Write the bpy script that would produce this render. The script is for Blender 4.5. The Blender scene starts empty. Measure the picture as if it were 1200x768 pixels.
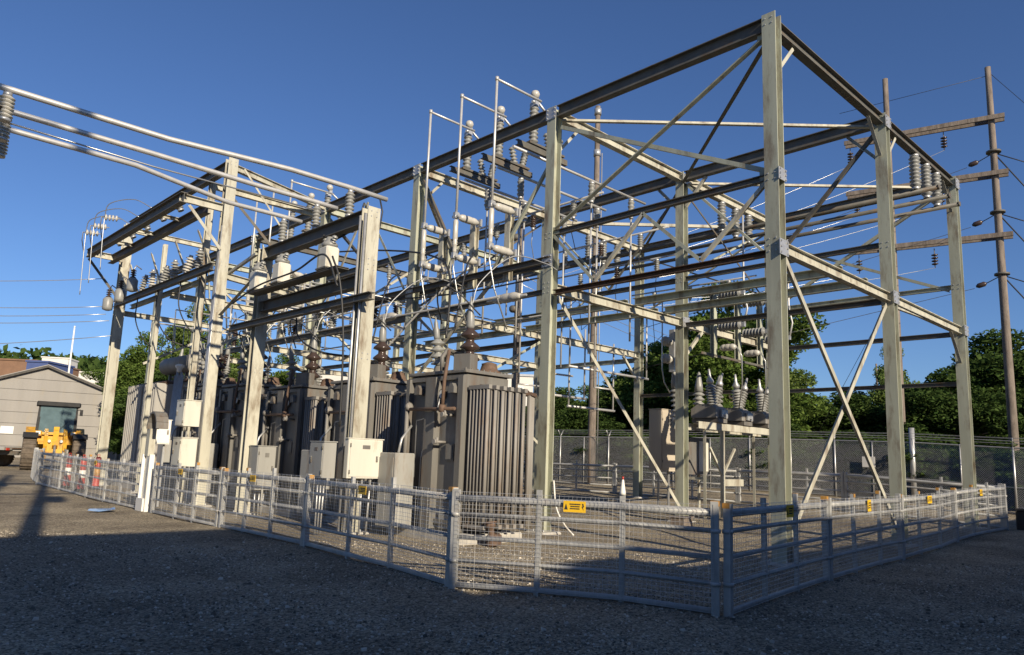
import bpy, math, random
import numpy as np
from mathutils import Vector, Matrix

R = math.radians
scene = bpy.context.scene
C = scene.collection

# ------------------------------------------------------------------ camera
# axes: X runs right-and-away from the camera, Y runs left-and-away, Z up
def P(u, v, z=0.0):
    return Vector((v, u, z))

fw = P(0.7144375, 0.68142015, 0.15888874)
rt = P(-0.69392402, 0.71914629, 0.03602878)
up = P(-0.08971351, -0.13599703, 0.98663889)
cam_d = bpy.data.cameras.new('camera')
cam = bpy.data.objects.new('camera', cam_d)
C.objects.link(cam)
m = Matrix.Identity(4)
for i in range(3):
    m[i][0] = rt[i]; m[i][1] = up[i]; m[i][2] = -fw[i]
m.translation = P(-6.38977, -12.83839, 1.65)
cam.matrix_world = m
cam_d.sensor_width = 36
cam_d.lens = 873.27 / 1200 * 36
cam_d.shift_y = 13.9 / 1200
cam_d.clip_end = 5000
cam_d.clip_start = 0.05
scene.camera = cam

# ------------------------------------------------------------------ sky, sun
SUN_EL = 24.0
to_sun = Vector((-0.2231, -0.9748, 0)).normalized() * math.cos(R(SUN_EL))
to_sun.z = math.sin(R(SUN_EL))
world = bpy.data.worlds.new('World'); scene.world = world
world.use_nodes = True
wn = world.node_tree.nodes; wl = world.node_tree.links
bg = wn['Background']
sky = wn.new('ShaderNodeTexSky')
sky.sky_type = 'NISHITA'
sky.sun_disc = False
sky.sun_elevation = R(SUN_EL)
sky.sun_rotation = math.atan2(to_sun.x, to_sun.y)
sky.altitude = 300
sky.air_density = 1.0
sky.dust_density = 0.3
sky.ozone_density = 6.0
hs = wn.new('ShaderNodeMix'); hs.data_type = 'RGBA'; hs.blend_type = 'MULTIPLY'; hs.inputs[0].default_value = 1.0
hs.inputs[7].default_value = (1.0, 1.03, 1.18, 1)      # slightly bluer air all round
wl.new(sky.outputs[0], hs.inputs[6]); wl.new(hs.outputs[2], bg.inputs[0])
bg.inputs[1].default_value = 0.071
sun_d = bpy.data.lights.new('sun', 'SUN')
sun_d.energy = 5.0
sun_d.angle = R(0.5)
sun_d.color = (1.0, 0.87, 0.68)
sun = bpy.data.objects.new('sun', sun_d)
sun.rotation_euler = (-to_sun).to_track_quat('-Z', 'Y').to_euler()
sun.location = (0, 0, 40)
C.objects.link(sun)
scene.view_settings.view_transform = 'Standard'
scene.view_settings.look = 'None'
scene.view_settings.gamma = 1
scene.view_settings.exposure = 0.4
scene.view_settings.use_curve_mapping = False

rnd = random.Random(7)
nrg = np.random.default_rng(11)

# ------------------------------------------------------------------ ground height
def sstep(t):
    t = min(1.0, max(0.0, t)); return t * t * (3 - 2 * t)
def gz(u, v):
    z = 0.40 * sstep((v - 3.0) / 10.0) * (.55 + .45 * sstep((u + 1) / 5.0))
    z += 0.05 * min(max(0.0, v - 13.0), 8.0) * (0.35 + 0.65 * sstep(u / 14.0))
    z += 0.014 * max(0.0, min(u, 60) - 18.0) * sstep((30 - v) / 20.0)
    return z
def G(u, v, dz=0.0):
    return P(u, v, gz(u, v) + dz)

# ------------------------------------------------------------------ mesh helpers
class MB:
    def __init__(s):
        s.v = []; s.f = []; s.s = []; s.mi = []; s.cur = 0
    def add(s, vs, fs, smooth=False):
        o = len(s.v)
        s.v += [tuple(q) for q in vs]
        for f in fs:
            s.f.append([i + o for i in f]); s.s.append(smooth); s.mi.append(s.cur)
        return s
    def box(s, c, d, rz=0.0, rot=None):
        x, y, z = d[0] / 2, d[1] / 2, d[2] / 2
        M = rot if rot is not None else Matrix.Rotation(rz, 3, 'Z')
        c = Vector(c)
        vs = [c + M @ Vector((sx * x, sy * y, sz * z)) for sz in (-1, 1) for sx, sy in ((-1, -1), (1, -1), (1, 1), (-1, 1))]
        return s.add(vs, [(3, 2, 1, 0), (4, 5, 6, 7), (0, 1, 5, 4), (1, 2, 6, 5), (2, 3, 7, 6), (3, 0, 4, 7)])
    def cbox(s, c, d, b=0.02, rz=0.0):
        """box with chamfered vertical edges and top"""
        x, y, z = d[0] / 2, d[1] / 2, d[2] / 2
        M = Matrix.Rotation(rz, 3, 'Z'); c = Vector(c)
        def ring(i, zz):
            q = [(-x + b + i, -y + i), (x - b - i, -y + i), (x - i, -y + b + i), (x - i, y - b - i), (x - b - i, y - i), (-x + b + i, y - i), (-x + i, y - b - i), (-x + i, -y + b + i)]
            return [c + M @ Vector((a, e, zz)) for a, e in q]
        vs = ring(0, -z) + ring(0, z - b) + ring(b * .7, z)
        fs = [tuple(range(7, -1, -1)), tuple(range(16, 24))]
        for k in range(2):
            for i in range(8):
                j = (i + 1) % 8
                fs.append((k * 8 + i, k * 8 + j, k * 8 + 8 + j, k * 8 + 8 + i))
        return s.add(vs, fs)
    def prism(s, p0, p1, poly, upv=(0, 0, 1), smooth=False, scale1=1.0):
        p0 = Vector(p0); p1 = Vector(p1); ax = (p1 - p0).normalized()
        U = Vector(upv); U = U - ax * U.dot(ax)
        if U.length < 1e-4:
            U = Vector((1, 0, 0)); U = U - ax * U.dot(ax)
        U.normalize(); S = U.cross(ax)
        n = len(poly)
        vs = [p0 + S * a + U * b for a, b in poly] + [p1 + S * a * scale1 + U * b * scale1 for a, b in poly]
        o = len(s.v)
        s.add(vs, [(i, (i + 1) % n, n + (i + 1) % n, n + i) for i in range(n)], smooth)
        s.add([], []); base = o
        s.f.append([base + i for i in range(n - 1, -1, -1)]); s.s.append(False); s.mi.append(s.cur)
        s.f.append([base + n + i for i in range(n)]); s.s.append(False); s.mi.append(s.cur)
        return s
    def tube(s, p0, p1, r, n=8, r1=None):
        poly = [(r * math.cos(2 * math.pi * i / n), r * math.sin(2 * math.pi * i / n)) for i in range(n)]
        return s.prism(p0, p1, poly, (0.31, 0.17, 0.93) if abs((Vector(p1) - Vector(p0)).normalized().z) < .9 else (1, 0, 0), True, (r1 / r) if r1 is not None else 1.0)
    def path(s, pts, r, n=6):
        pts = [Vector(q) for q in pts]; o = len(s.v); vs = []
        prev = None
        for i, q in enumerate(pts):
            t = (pts[min(i + 1, len(pts) - 1)] - pts[max(i - 1, 0)]).normalized()
            a = prev if prev is not None else (Vector((0, 0, 1)) if abs(t.z) < .9 else Vector((1, 0, 0)))
            a = (a - t * a.dot(t)).normalized(); prev = a; b = t.cross(a)
            rr = r[i] if isinstance(r, (list, tuple)) else r
            vs += [q + (a * math.cos(2 * math.pi * k / n) + b * math.sin(2 * math.pi * k / n)) * rr for k in range(n)]
        fs = []
        for i in range(len(pts) - 1):
            for k in range(n):
                j = (k + 1) % n
                fs.append((i * n + k, i * n + j, i * n + n + j, i * n + n + k))
        s.add(vs, fs, True)
        s.f.append([o + k for k in range(n - 1, -1, -1)]); s.s.append(False); s.mi.append(s.cur)
        s.f.append([o + (len(pts) - 1) * n + k for k in range(n)]); s.s.append(False); s.mi.append(s.cur)
        return s
    def lathe(s, prof, org=(0, 0, 0), axis=(0, 0, 1), n=14, smooth=True):
        ax = Vector(axis).normalized(); a = Vector((1, 0, 0)) if abs(ax.x) < .9 else Vector((0, 1, 0))
        a = (a - ax * a.dot(ax)).normalized(); b = ax.cross(a); org = Vector(org); vs = []
        for r_, h in prof:
            vs += [org + ax * h + (a * math.cos(2 * math.pi * k / n) + b * math.sin(2 * math.pi * k / n)) * r_ for k in range(n)]
        fs = [(i * n + k, i * n + (k + 1) % n, i * n + n + (k + 1) % n, i * n + n + k) for i in range(len(prof) - 1) for k in range(n)]
        o = len(s.v)
        s.add(vs, fs, smooth)
        s.f.append([o + k for k in range(n - 1, -1, -1)]); s.s.append(False); s.mi.append(s.cur)
        s.f.append([o + (len(prof) - 1) * n + k for k in range(n)]); s.s.append(False); s.mi.append(s.cur)
        return s
    def mesh(s, name, mats):
        me = bpy.data.meshes.new(name)
        me.from_pydata(s.v, [], s.f)
        me.polygons.foreach_set('use_smooth', s.s)
        if not isinstance(mats, (list, tuple)): mats = [mats]
        for q in mats: me.materials.append(q)
        if len(mats) > 1: me.polygons.foreach_set('material_index', s.mi)
        me.update()
        return me
    def build(s, name, mats, parent=None):
        return put(name, s.mesh(name, mats), parent)

def put(name, me, parent=None):
    o = bpy.data.objects.new(name, me); C.objects.link(o)
    if parent is not None:
        o.parent = parent
        if parent.type == 'EMPTY' and 'world' in parent:
            o.matrix_parent_inverse = Matrix.Translation(-Vector(parent['world']))
        elif parent.get('chain'):
            pass
    return o
def thing(name, label, cat, loc=(0, 0, 0), rz=0.0, group=None, worldspace=False):
    o = bpy.data.objects.new(name, None); C.objects.link(o)
    o.empty_display_size = .2
    o.location = loc; o.rotation_euler = (0, 0, rz)
    o['label'] = label; o['category'] = cat
    if group: o['group'] = group
    if worldspace: WS.append(o); o['world'] = list(loc)
    return o
WS = []
def tag(o, label, cat, group=None, kind=None):
    if label: o['label'] = label
    if cat: o['category'] = cat
    if group: o['group'] = group
    if kind: o['kind'] = kind
    return o
def copy_tree(o, parent=None):
    c = o.copy(); C.objects.link(c); c.parent = parent
    for ch in list(o.children): copy_tree(ch, c)
    return c
def again(root, loc, label, rz=None, scale=None, group=None):
    c = copy_tree(root); c.location = loc; c['label'] = label
    if rz is not None: c.rotation_euler = (0, 0, rz)
    if scale is not None: c.scale = (scale,) * 3 if not isinstance(scale, (tuple, list)) else scale
    if group: c['group'] = group
    return c

# ------------------------------------------------------------------ materials
def mat(name, col, rough=.6, metal=0.0, var=.18, scale=3.0, bump=0.0, bscale=40.0, stain=None, stain_amt=0.0, stain_scale=2.0, streak=False, spec=.5, trans=0.0):
    mt = bpy.data.materials.new(name); mt.use_nodes = True
    nt = mt.node_tree; n = nt.nodes; l = nt.links
    b = n['Principled BSDF']
    b.inputs['Roughness'].default_value = rough
    b.inputs['Metallic'].default_value = metal
    b.inputs['Specular IOR Level'].default_value = spec
    tc = n.new('ShaderNodeTexCoord'); mp = n.new('ShaderNodeMapping')
    l.new(tc.outputs['Object'], mp.inputs[0])
    if streak: mp.inputs['Scale'].default_value = (1, 1, .12)
    nz = n.new('ShaderNodeTexNoise'); nz.inputs['Scale'].default_value = scale; nz.inputs['Detail'].default_value = 6
    nz.inputs['Roughness'].default_value = .65
    l.new(mp.outputs[0], nz.inputs['Vector'])
    rp = n.new('ShaderNodeValToRGB')
    rp.color_ramp.elements[0].position = .3; rp.color_ramp.elements[1].position = .7
    lo = [max(0, c * (1 - var)) for c in col]; hi = [min(1, c * (1 + var)) for c in col]
    rp.color_ramp.elements[0].color = (*lo, 1); rp.color_ramp.elements[1].color = (*hi, 1)
    l.new(nz.outputs['Fac'], rp.inputs[0])
    out = rp.outputs[0]
    if stain:
        n2 = n.new('ShaderNodeTexNoise'); n2.inputs['Scale'].default_value = stain_scale; n2.inputs['Detail'].default_value = 8; n2.inputs['Roughness'].default_value = .7
        mp2 = n.new('ShaderNodeMapping'); mp2.inputs['Location'].default_value = (3.1, 7.7, 1.3)
        if streak: mp2.inputs['Scale'].default_value = (1, 1, .25)
        l.new(tc.outputs['Object'], mp2.inputs[0]); l.new(mp2.outputs[0], n2.inputs['Vector'])
        r2 = n.new('ShaderNodeValToRGB'); r2.color_ramp.elements[0].position = .58 - stain_amt * .3; r2.color_ramp.elements[1].position = .75 - stain_amt * .2
        l.new(n2.outputs['Fac'], r2.inputs[0])
        mx = n.new('ShaderNodeMix'); mx.data_type = 'RGBA'
        l.new(r2.outputs[0], mx.inputs[0]); l.new(out, mx.inputs[6]); mx.inputs[7].default_value = (*stain, 1)
        out = mx.outputs[2]
    l.new(out, b.inputs['Base Color'])
    if bump:
        n3 = n.new('ShaderNodeTexNoise'); n3.inputs['Scale'].default_value = bscale; n3.inputs['Detail'].default_value = 4
        l.new(tc.outputs['Object'], n3.inputs['Vector'])
        bp = n.new('ShaderNodeBump'); bp.inputs['Strength'].default_value = bump; bp.inputs['Distance'].default_value = .02
        l.new(n3.outputs['Fac'], bp.inputs['Height']); l.new(bp.outputs[0], b.inputs['Normal'])
    return mt

RUST = (.16, .075, .035)
M = {}
M['cream'] = mat('cream_paint', (.445, .428, .345), .6, var=.2, scale=2.5, stain=(.17, .125, .08), stain_amt=.3, stain_scale=3, streak=True)
M['sage'] = mat('sage_paint', (.37, .38, .295), .55, var=.2, scale=2.0, stain=(.15, .11, .07), stain_amt=.26, stain_scale=3, streak=True)
M['dark'] = mat('weathered_steel', (.105, .10, .085), .6, var=.3, scale=2.2, stain=(.12, .075, .04), stain_amt=.25, stain_scale=2.5)
M['galv'] = mat('galvanised_steel', (.46, .46, .45), .42, .55, var=.14, scale=7, spec=.5)
M['alu'] = mat('aluminium_tube', (.52, .51, .485), .42, .35, var=.12, scale=5)
M['fence'] = mat('galvanised_fence', (.40, .40, .385), .5, .2, var=.2, scale=6, stain=(.25, .2, .15), stain_amt=.05)
M['tank'] = mat('transformer_paint', (.15, .143, .128), .6, var=.3, scale=2.2, stain=(.13, .085, .055), stain_amt=.2, stain_scale=2.8, streak=True)
M['fin'] = mat('radiator_paint', (.225, .212, .19), .6, var=.25, scale=2.0, stain=(.2, .14, .095), stain_amt=.2, stain_scale=3, streak=True)
M['sunlit_fin'] = mat('sunlit_radiator_paint', (.36, .345, .31), .6, var=.15, scale=2.0, stain=(.25, .19, .14), stain_amt=.1, stain_scale=3, streak=True)  # lighter copy of the radiator paint, imitates sun on the ribs
M['rust'] = mat('rusty_steel', (.125, .078, .052), .8, var=.35, scale=8, bump=.3)
M['porc'] = mat('grey_porcelain', (.24, .24, .225), .4, var=.08, scale=4)
M['white_porc'] = mat('white_porcelain', (.46, .44, .39), .25, var=.06, scale=4)
M['brown_porc'] = mat('brown_porcelain', (.05, .034, .028), .2, var=.2, scale=4)
M['box'] = mat('cabinet_paint', (.58, .56, .48), .5, var=.1, scale=2, stain=(.33, .27, .19), stain_amt=.14, streak=True)
M['greybox'] = mat('grey_cabinet_paint', (.29, .285, .26), .5, var=.12, scale=2, stain=(.2, .14, .09), stain_amt=.12, streak=True)
M['tanbox'] = mat('tan_cabinet_paint', (.47, .41, .32), .5, var=.1, scale=2, streak=True)
M['cable'] = mat('black_cable', (.025, .025, .025), .5, var=.2)
M['wire'] = mat('bare_wire', (.5, .5, .48), .35, .7, var=.1)
M['wood'] = mat('pole_wood', (.19, .155, .125), .85, var=.4, scale=9, streak=True, bump=.4, bscale=30, stain=(.09, .07, .055), stain_amt=.25, stain_scale=4)
M['concrete'] = mat('concrete', (.40, .38, .34), .9, var=.2, scale=5, bump=.3, bscale=25)
M['yellow'] = mat('yellow_paint', (.72, .44, .02), .45, var=.08)
M['loader'] = mat('loader_yellow', (.62, .33, .03), .4, var=.15, scale=3, stain=(.2, .13, .07), stain_amt=.15)
M['black'] = mat('black_rubber', (.022, .022, .022), .75, var=.3, scale=6)
M['tyre'] = mat('dusty_tyre', (.12, .095, .07), .85, var=.35, scale=6, bump=.3)
M['orange'] = mat('orange_tape', (.42, .22, .05), .5, var=.2, scale=20)
M['red'] = mat('orange_red_plastic', (.45, .05, .03), .5, var=.12)
M['white'] = mat('white_paint', (.74, .72, .66), .5, var=.05, stain=(.4, .33, .22), stain_amt=.04, streak=True)
M['bark'] = mat('bark', (.12, .095, .07), .9, var=.35, scale=6, bump=.5, bscale=15)
M['blue'] = mat('blue_plastic', (.16, .25, .42), .4, var=.1)
M['shed'] = mat('shed_siding', (.27, .255, .232), .8, var=.08, scale=1.2, stain=(.28, .25, .2), stain_amt=.1, streak=True)
M['roof'] = mat('roof_shingle', (.075, .07, .062), .85, var=.3, scale=5)
M['brick'] = mat('brown_siding', (.20, .115, .07), .85, var=.15, scale=1)
M['bluewall'] = mat('blue_wall', (.06, .09, .22), .7, var=.1)
M['bldg'] = mat('pale_wall', (.60, .58, .53), .8, var=.06, scale=.5)
M['warehouse'] = mat('warehouse_wall', (.34, .33, .31), .8, var=.1, scale=.6)

def glass_mat():
    mt = bpy.data.materials.new('tinted_glass'); mt.use_nodes = True
    b = mt.node_tree.nodes['Principled BSDF']
    b.inputs['Base Color'].default_value = (.30, .40, .42, 1); b.inputs['Roughness'].default_value = .05
    b.inputs['Transmission Weight'].default_value = .8; b.inputs['IOR'].default_value = 1.1
    return mt
M['glass'] = glass_mat()
M['cabglass'] = mat('cab_glass', (.10, .15, .165), .06, var=.25, scale=1.5, spec=1.0)

def leaf_mat(name, c1, c2):
    mt = bpy.data.materials.new(name); mt.use_nodes = True
    nt = mt.node_tree; n = nt.nodes; l = nt.links
    for q in list(n): n.remove(q)
    out = n.new('ShaderNodeOutputMaterial'); mixs = n.new('ShaderNodeMixShader'); df = n.new('ShaderNodeBsdfDiffuse'); tr = n.new('ShaderNodeBsdfTranslucent')
    geo = n.new('ShaderNodeNewGeometry'); rp = n.new('ShaderNodeValToRGB')
    rp.color_ramp.elements[0].color = (*c1, 1); rp.color_ramp.elements[1].color = (*c2, 1)
    l.new(geo.outputs['Random Per Island'], rp.inputs[0])
    l.new(rp.outputs[0], df.inputs[0]); l.new(rp.outputs[0], tr.inputs[0])
    mixs.inputs[0].default_value = .3
    l.new(df.outputs[0], mixs.inputs[1]); l.new(tr.outputs[0], mixs.inputs[2]); l.new(mixs.outputs[0], out.inputs[0])
    return mt
LEAF = [leaf_mat('leaf_mid', (.06, .105, .022), (.15, .21, .05)), leaf_mat('leaf_dark', (.03, .058, .016), (.085, .13, .035)), leaf_mat('leaf_light', (.085, .14, .035), (.19, .24, .07))]

def ground_mat():
    mt = bpy.data.materials.new('gravel'); mt.use_nodes = True
    nt = mt.node_tree; n = nt.nodes; l = nt.links; b = n['Principled BSDF']
    b.inputs['Roughness'].default_value = .95; b.inputs['Specular IOR Level'].default_value = .2
    tc = n.new('ShaderNodeTexCoord')
    vo = n.new('ShaderNodeTexVoronoi'); vo.inputs['Scale'].default_value = 44; vo.inputs['Randomness'].default_value = 1
    l.new(tc.outputs['Object'], vo.inputs['Vector'])
    hsv = n.new('ShaderNodeSeparateColor'); l.new(vo.outputs['Color'], hsv.inputs[0])
    rp = n.new('ShaderNodeValToRGB'); e = rp.color_ramp.elements
    e[0].color = (.13, .112, .084, 1); e[1].color = (.54, .48, .37, 1)
    x = e.new(.5); x.color = (.31, .268, .202, 1)
    l.new(hsv.outputs[0], rp.inputs[0])
    nz = n.new('ShaderNodeTexNoise'); nz.inputs['Scale'].default_value = .55; nz.inputs['Detail'].default_value = 7; nz.inputs['Roughness'].default_value = .62
    l.new(tc.outputs['Object'], nz.inputs['Vector'])
    r2 = n.new('ShaderNodeValToRGB'); r2.color_ramp.elements[0].position = .32; r2.color_ramp.elements[1].position = .66
    r2.color_ramp.elements[0].color = (.55, .52, .49, 1); r2.color_ramp.elements[1].color = (1.15, 1.12, 1.05, 1)
    l.new(nz.outputs['Fac'], r2.inputs[0])
    mx = n.new('ShaderNodeMix'); mx.data_type = 'RGBA'; mx.blend_type = 'MULTIPLY'; mx.inputs[0].default_value = 1
    l.new(rp.outputs[0], mx.inputs[6]); l.new(r2.outputs[0], mx.inputs[7]); l.new(mx.outputs[2], b.inputs['Base Color'])
    v2 = n.new('ShaderNodeTexVoronoi'); v2.inputs['Scale'].default_value = 44
    l.new(tc.outputs['Object'], v2.inputs['Vector'])
    bp = n.new('ShaderNodeBump'); bp.inputs['Strength'].default_value = .9; bp.inputs['Distance'].default_value = .03; bp.invert = True
    n4 = n.new('ShaderNodeTexNoise'); n4.inputs['Scale'].default_value = 2.6; n4.inputs['Detail'].default_value = 5; n4.inputs['Distortion'].default_value = .6
    l.new(tc.outputs['Object'], n4.inputs['Vector'])
    b2 = n.new('ShaderNodeBump'); b2.inputs['Strength'].default_value = .55; b2.inputs['Distance'].default_value = .12
    l.new(n4.outputs['Fac'], b2.inputs['Height']); l.new(b2.outputs[0], bp.inputs['Normal'])
    l.new(v2.outputs['Distance'], bp.inputs['Height']); l.new(bp.outputs[0], b.inputs['Normal'])
    return mt
M['gravel'] = ground_mat()
def stone_mat():
    mt = bpy.data.materials.new('gravel_stone'); mt.use_nodes = True
    nt = mt.node_tree; n = nt.nodes; l = nt.links; b = n['Principled BSDF']
    b.inputs['Roughness'].default_value = .9; b.inputs['Specular IOR Level'].default_value = .25
    g = n.new('ShaderNodeNewGeometry'); rp = n.new('ShaderNodeValToRGB'); e = rp.color_ramp.elements
    e[0].color = (.09, .078, .06, 1); e[1].color = (.62, .56, .46, 1); x = e.new(.62); x.color = (.30, .26, .20, 1)
    l.new(g.outputs['Random Per Island'], rp.inputs[0]); l.new(rp.outputs[0], b.inputs['Base Color'])
    return mt
M['stone'] = stone_mat()

# ------------------------------------------------------------------ sections
def isec(b, h, tw=.012, tf=.018):
    x, y, w = b / 2, h / 2, tw / 2
    return [(-x, -y), (x, -y), (x, -y + tf), (w, -y + tf), (w, y - tf), (x, y - tf), (x, y), (-x, y), (-x, y - tf), (-w, y - tf), (-w, -y + tf), (-x, -y + tf)]
def lsec(a, b, t=.012):
    return [(-a / 2, -b / 2), (a / 2, -b / 2), (a / 2, -b / 2 + t), (-a / 2 + t, -b / 2 + t), (-a / 2 + t, b / 2), (-a / 2, b / 2)]
def csec(w, h, t=.014):
    return [(-w / 2, -h / 2), (w / 2, -h / 2), (w / 2, -h / 2 + t), (-w / 2 + t, -h / 2 + t), (-w / 2 + t, h / 2 - t), (w / 2, h / 2 - t), (w / 2, h / 2), (-w / 2, h / 2)]
def rect(a, b):
    return [(-a / 2, -b / 2), (a / 2, -b / 2), (a / 2, b / 2), (-a / 2, b / 2)]

# =================================================================== SETTING
def make_ground():
    def grid(lo, hi, near0, near1, d):
        a = list(np.arange(near0, near1 + d / 2, d)); q = near0; step = d
        left = []
        while q > lo: step *= 1.35; q -= step; left.append(max(q, lo))
        q = near1; step = d; right = []
        while q < hi: step *= 1.35; q += step; right.append(min(q, hi))
        return left[::-1] + a + right
    us = grid(-600, 1500, -12, 44, .8); vs = grid(-500, 1500, -14, 26, .8)
    mb = MB(); n = len(vs)
    V = [P(u, v, gz(u, v) + 0.02 * math.sin(u * 1.3 + v * .7) * math.sin(v * 1.1 - u * .4)) for u in us for v in vs]
    F = [(i * n + j, i * n + j + 1, (i + 1) * n + j + 1, (i + 1) * n + j) for i in range(len(us) - 1) for j in range(n - 1)]
    mb.add(V, F, True)
    o = mb.build('ground', M['gravel']); o['kind'] = 'structure'; o['label'] = 'gravel yard of the substation'
make_ground()

def make_stones():
    # loose crushed stones lying on the yard near the viewpoint and along the fence
    N = 70000
    u = np.empty(0); v = np.empty(0)
    cu, cv = -6.39, -12.84
    while len(u) < N:
        s = 1.6 + 13.0 * nrg.random(N) ** 1.35; l = (nrg.random(N) * 2 - 1) * (s * .78 + .6)
        uu = cu + s * .7236 - l * .6944; vv = cv + s * .6902 + l * .7196
        u = np.concatenate([u, uu]); v = np.concatenate([v, vv])
    u = u[:N]; v = v[:N]
    base = np.array([[1, 0, 0], [-.5, .87, 0], [-.5, -.87, 0], [.35, .55, .6], [-.7, .05, .55], [.3, -.6, .65]], float)
    faces = np.array([[0, 1, 3], [1, 4, 3], [1, 2, 4], [2, 5, 4], [2, 0, 5], [0, 3, 5], [3, 4, 5]])
    sz = .007 + .013 * nrg.random(N) ** 2 + .02 * (nrg.random(N) > .985)
    ang = nrg.random(N) * 6.283
    jit = 1 + (nrg.random((N, 6, 3)) - .5) * .7
    b = base[None] * jit * sz[:, None, None]
    ca, sa = np.cos(ang)[:, None], np.sin(ang)[:, None]
    x = b[:, :, 0] * ca - b[:, :, 1] * sa; y = b[:, :, 0] * sa + b[:, :, 1] * ca
    zz = np.array([gz(a, c) + 0.02 * math.sin(a * 1.3 + c * .7) * math.sin(c * 1.1 - a * .4) for a, c in zip(u, v)])
    vert = np.stack([x + v[:, None], y + u[:, None], b[:, :, 2] * 1.2 + zz[:, None] - .003], -1).reshape(-1, 3)
    f = (faces[None] + (np.arange(N) * 6)[:, None, None]).reshape(-1, 3)
    me = bpy.data.meshes.new('loose_gravel')
    me.vertices.add(len(vert)); me.vertices.foreach_set('co', vert.ravel())
    me.loops.add(f.size); me.loops.foreach_set('vertex_index', f.ravel())
    me.polygons.add(len(f)); me.polygons.foreach_set('loop_start', np.arange(len(f)) * 3)
    me.update(calc_edges=True); me.materials.append(M['stone'])
    o = put('loose_gravel', me); tag(o, 'loose crushed stones scattered over the yard in front of the fence', 'gravel', kind='stuff')
make_stones()

def hill(name, label, pts, depth, seed, mt):
    """a wooded ridge far away: crest points (u,v,z), swept back"""
    rg = np.random.default_rng(seed)
    o = MB(); n = len(pts); V = []
    rows = 10
    for j in range(rows + 1):
        t = j / rows
        for i, (u, v, z) in enumerate(pts):
            d = Vector((v + 12.8, u + 6.4, 0)).normalized()
            zz = z * .62 * math.sin(t * math.pi / 2) ** .8 + rg.normal() * z * .02
            V.append(P(u, v, 0) + d * (t - 1) * depth + Vector((0, 0, zz)))
    F = [(j * n + i, j * n + i + 1, (j + 1) * n + i + 1, (j + 1) * n + i) for j in range(rows) for i in range(n - 1)]
    o.add(V, F, True)
    ob = o.build(name, mt); ob['kind'] = 'structure'; ob['label'] = label
    # canopy lumps
    N = 5200
    idx = rg.integers(0, len(F), N)
    fv = np.array([[*V[a]] for f in F for a in f]).reshape(-1, 4, 3)[idx]
    w = rg.dirichlet((1, 1, 1, 1), N); c = (fv * w[:, :, None]).sum(1)
    return c
FM = mat('hill_ground', (.035, .055, .02), .95, var=.4, scale=.08)
def leaves(c, size, rg, up_bias=.4):
    N = len(c)
    nrm = rg.normal(size=(N, 3)); nrm[:, 2] += up_bias; nrm /= np.linalg.norm(nrm, axis=1)[:, None]
    a = np.cross(nrm, rg.normal(size=(N, 3))); a /= np.linalg.norm(a, axis=1)[:, None]; b = np.cross(nrm, a)
    s = (size * (.6 + .8 * rg.random(N)))[:, None]
    q = np.stack([c - a * s, c - b * s * .55 + nrm * s * .12, c + a * s, c + b * s * .55 + nrm * s * .12], 1)
    return q.reshape(-1, 3)
def quad_mesh(name, vert, mt):
    nf = len(vert) // 4
    me = bpy.data.meshes.new(name)
    me.vertices.add(len(vert)); me.vertices.foreach_set('co', vert.ravel().astype(np.float32))
    me.loops.add(nf * 4); me.loops.foreach_set('vertex_index', np.arange(nf * 4))
    me.polygons.add(nf); me.polygons.foreach_set('loop_start', np.arange(nf) * 4)
    me.update(calc_edges=True); me.materials.append(mt)
    return me
ridge = [(470, -60, 40), (440, -20, 44), (415, 10, 50), (395, 45, 56), (375, 80, 55), (345, 120, 50), (310, 160, 44), (260, 200, 38), (200, 240, 32), (150, 270, 26), (90, 300, 20), (30, 330, 18)]
rr = []
for a, b in zip(ridge[:-1], ridge[1:]):
    for k in range(4): rr.append(tuple(a[i] + (b[i] - a[i]) * k / 4 for i in range(3)))
rr.append(ridge[-1])
cc = hill('hills', 'wooded ridge far behind the yard', rr, 140, 3, FM)
rg0 = np.random.default_rng(5)
cl = (cc[:, None, :] + rg0.normal(size=(len(cc), 5, 3)) * np.array([2.2, 2.2, 1.6])).reshape(-1, 3) + np.array([0, 0, 2.0])
o = put('distant_wood', quad_mesh('distant_wood', leaves(cl, np.full(len(cl), 1.5), rg0), LEAF[1]))
tag(o, 'dense far-off wood covering the ridge', 'wood', kind='stuff')

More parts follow.
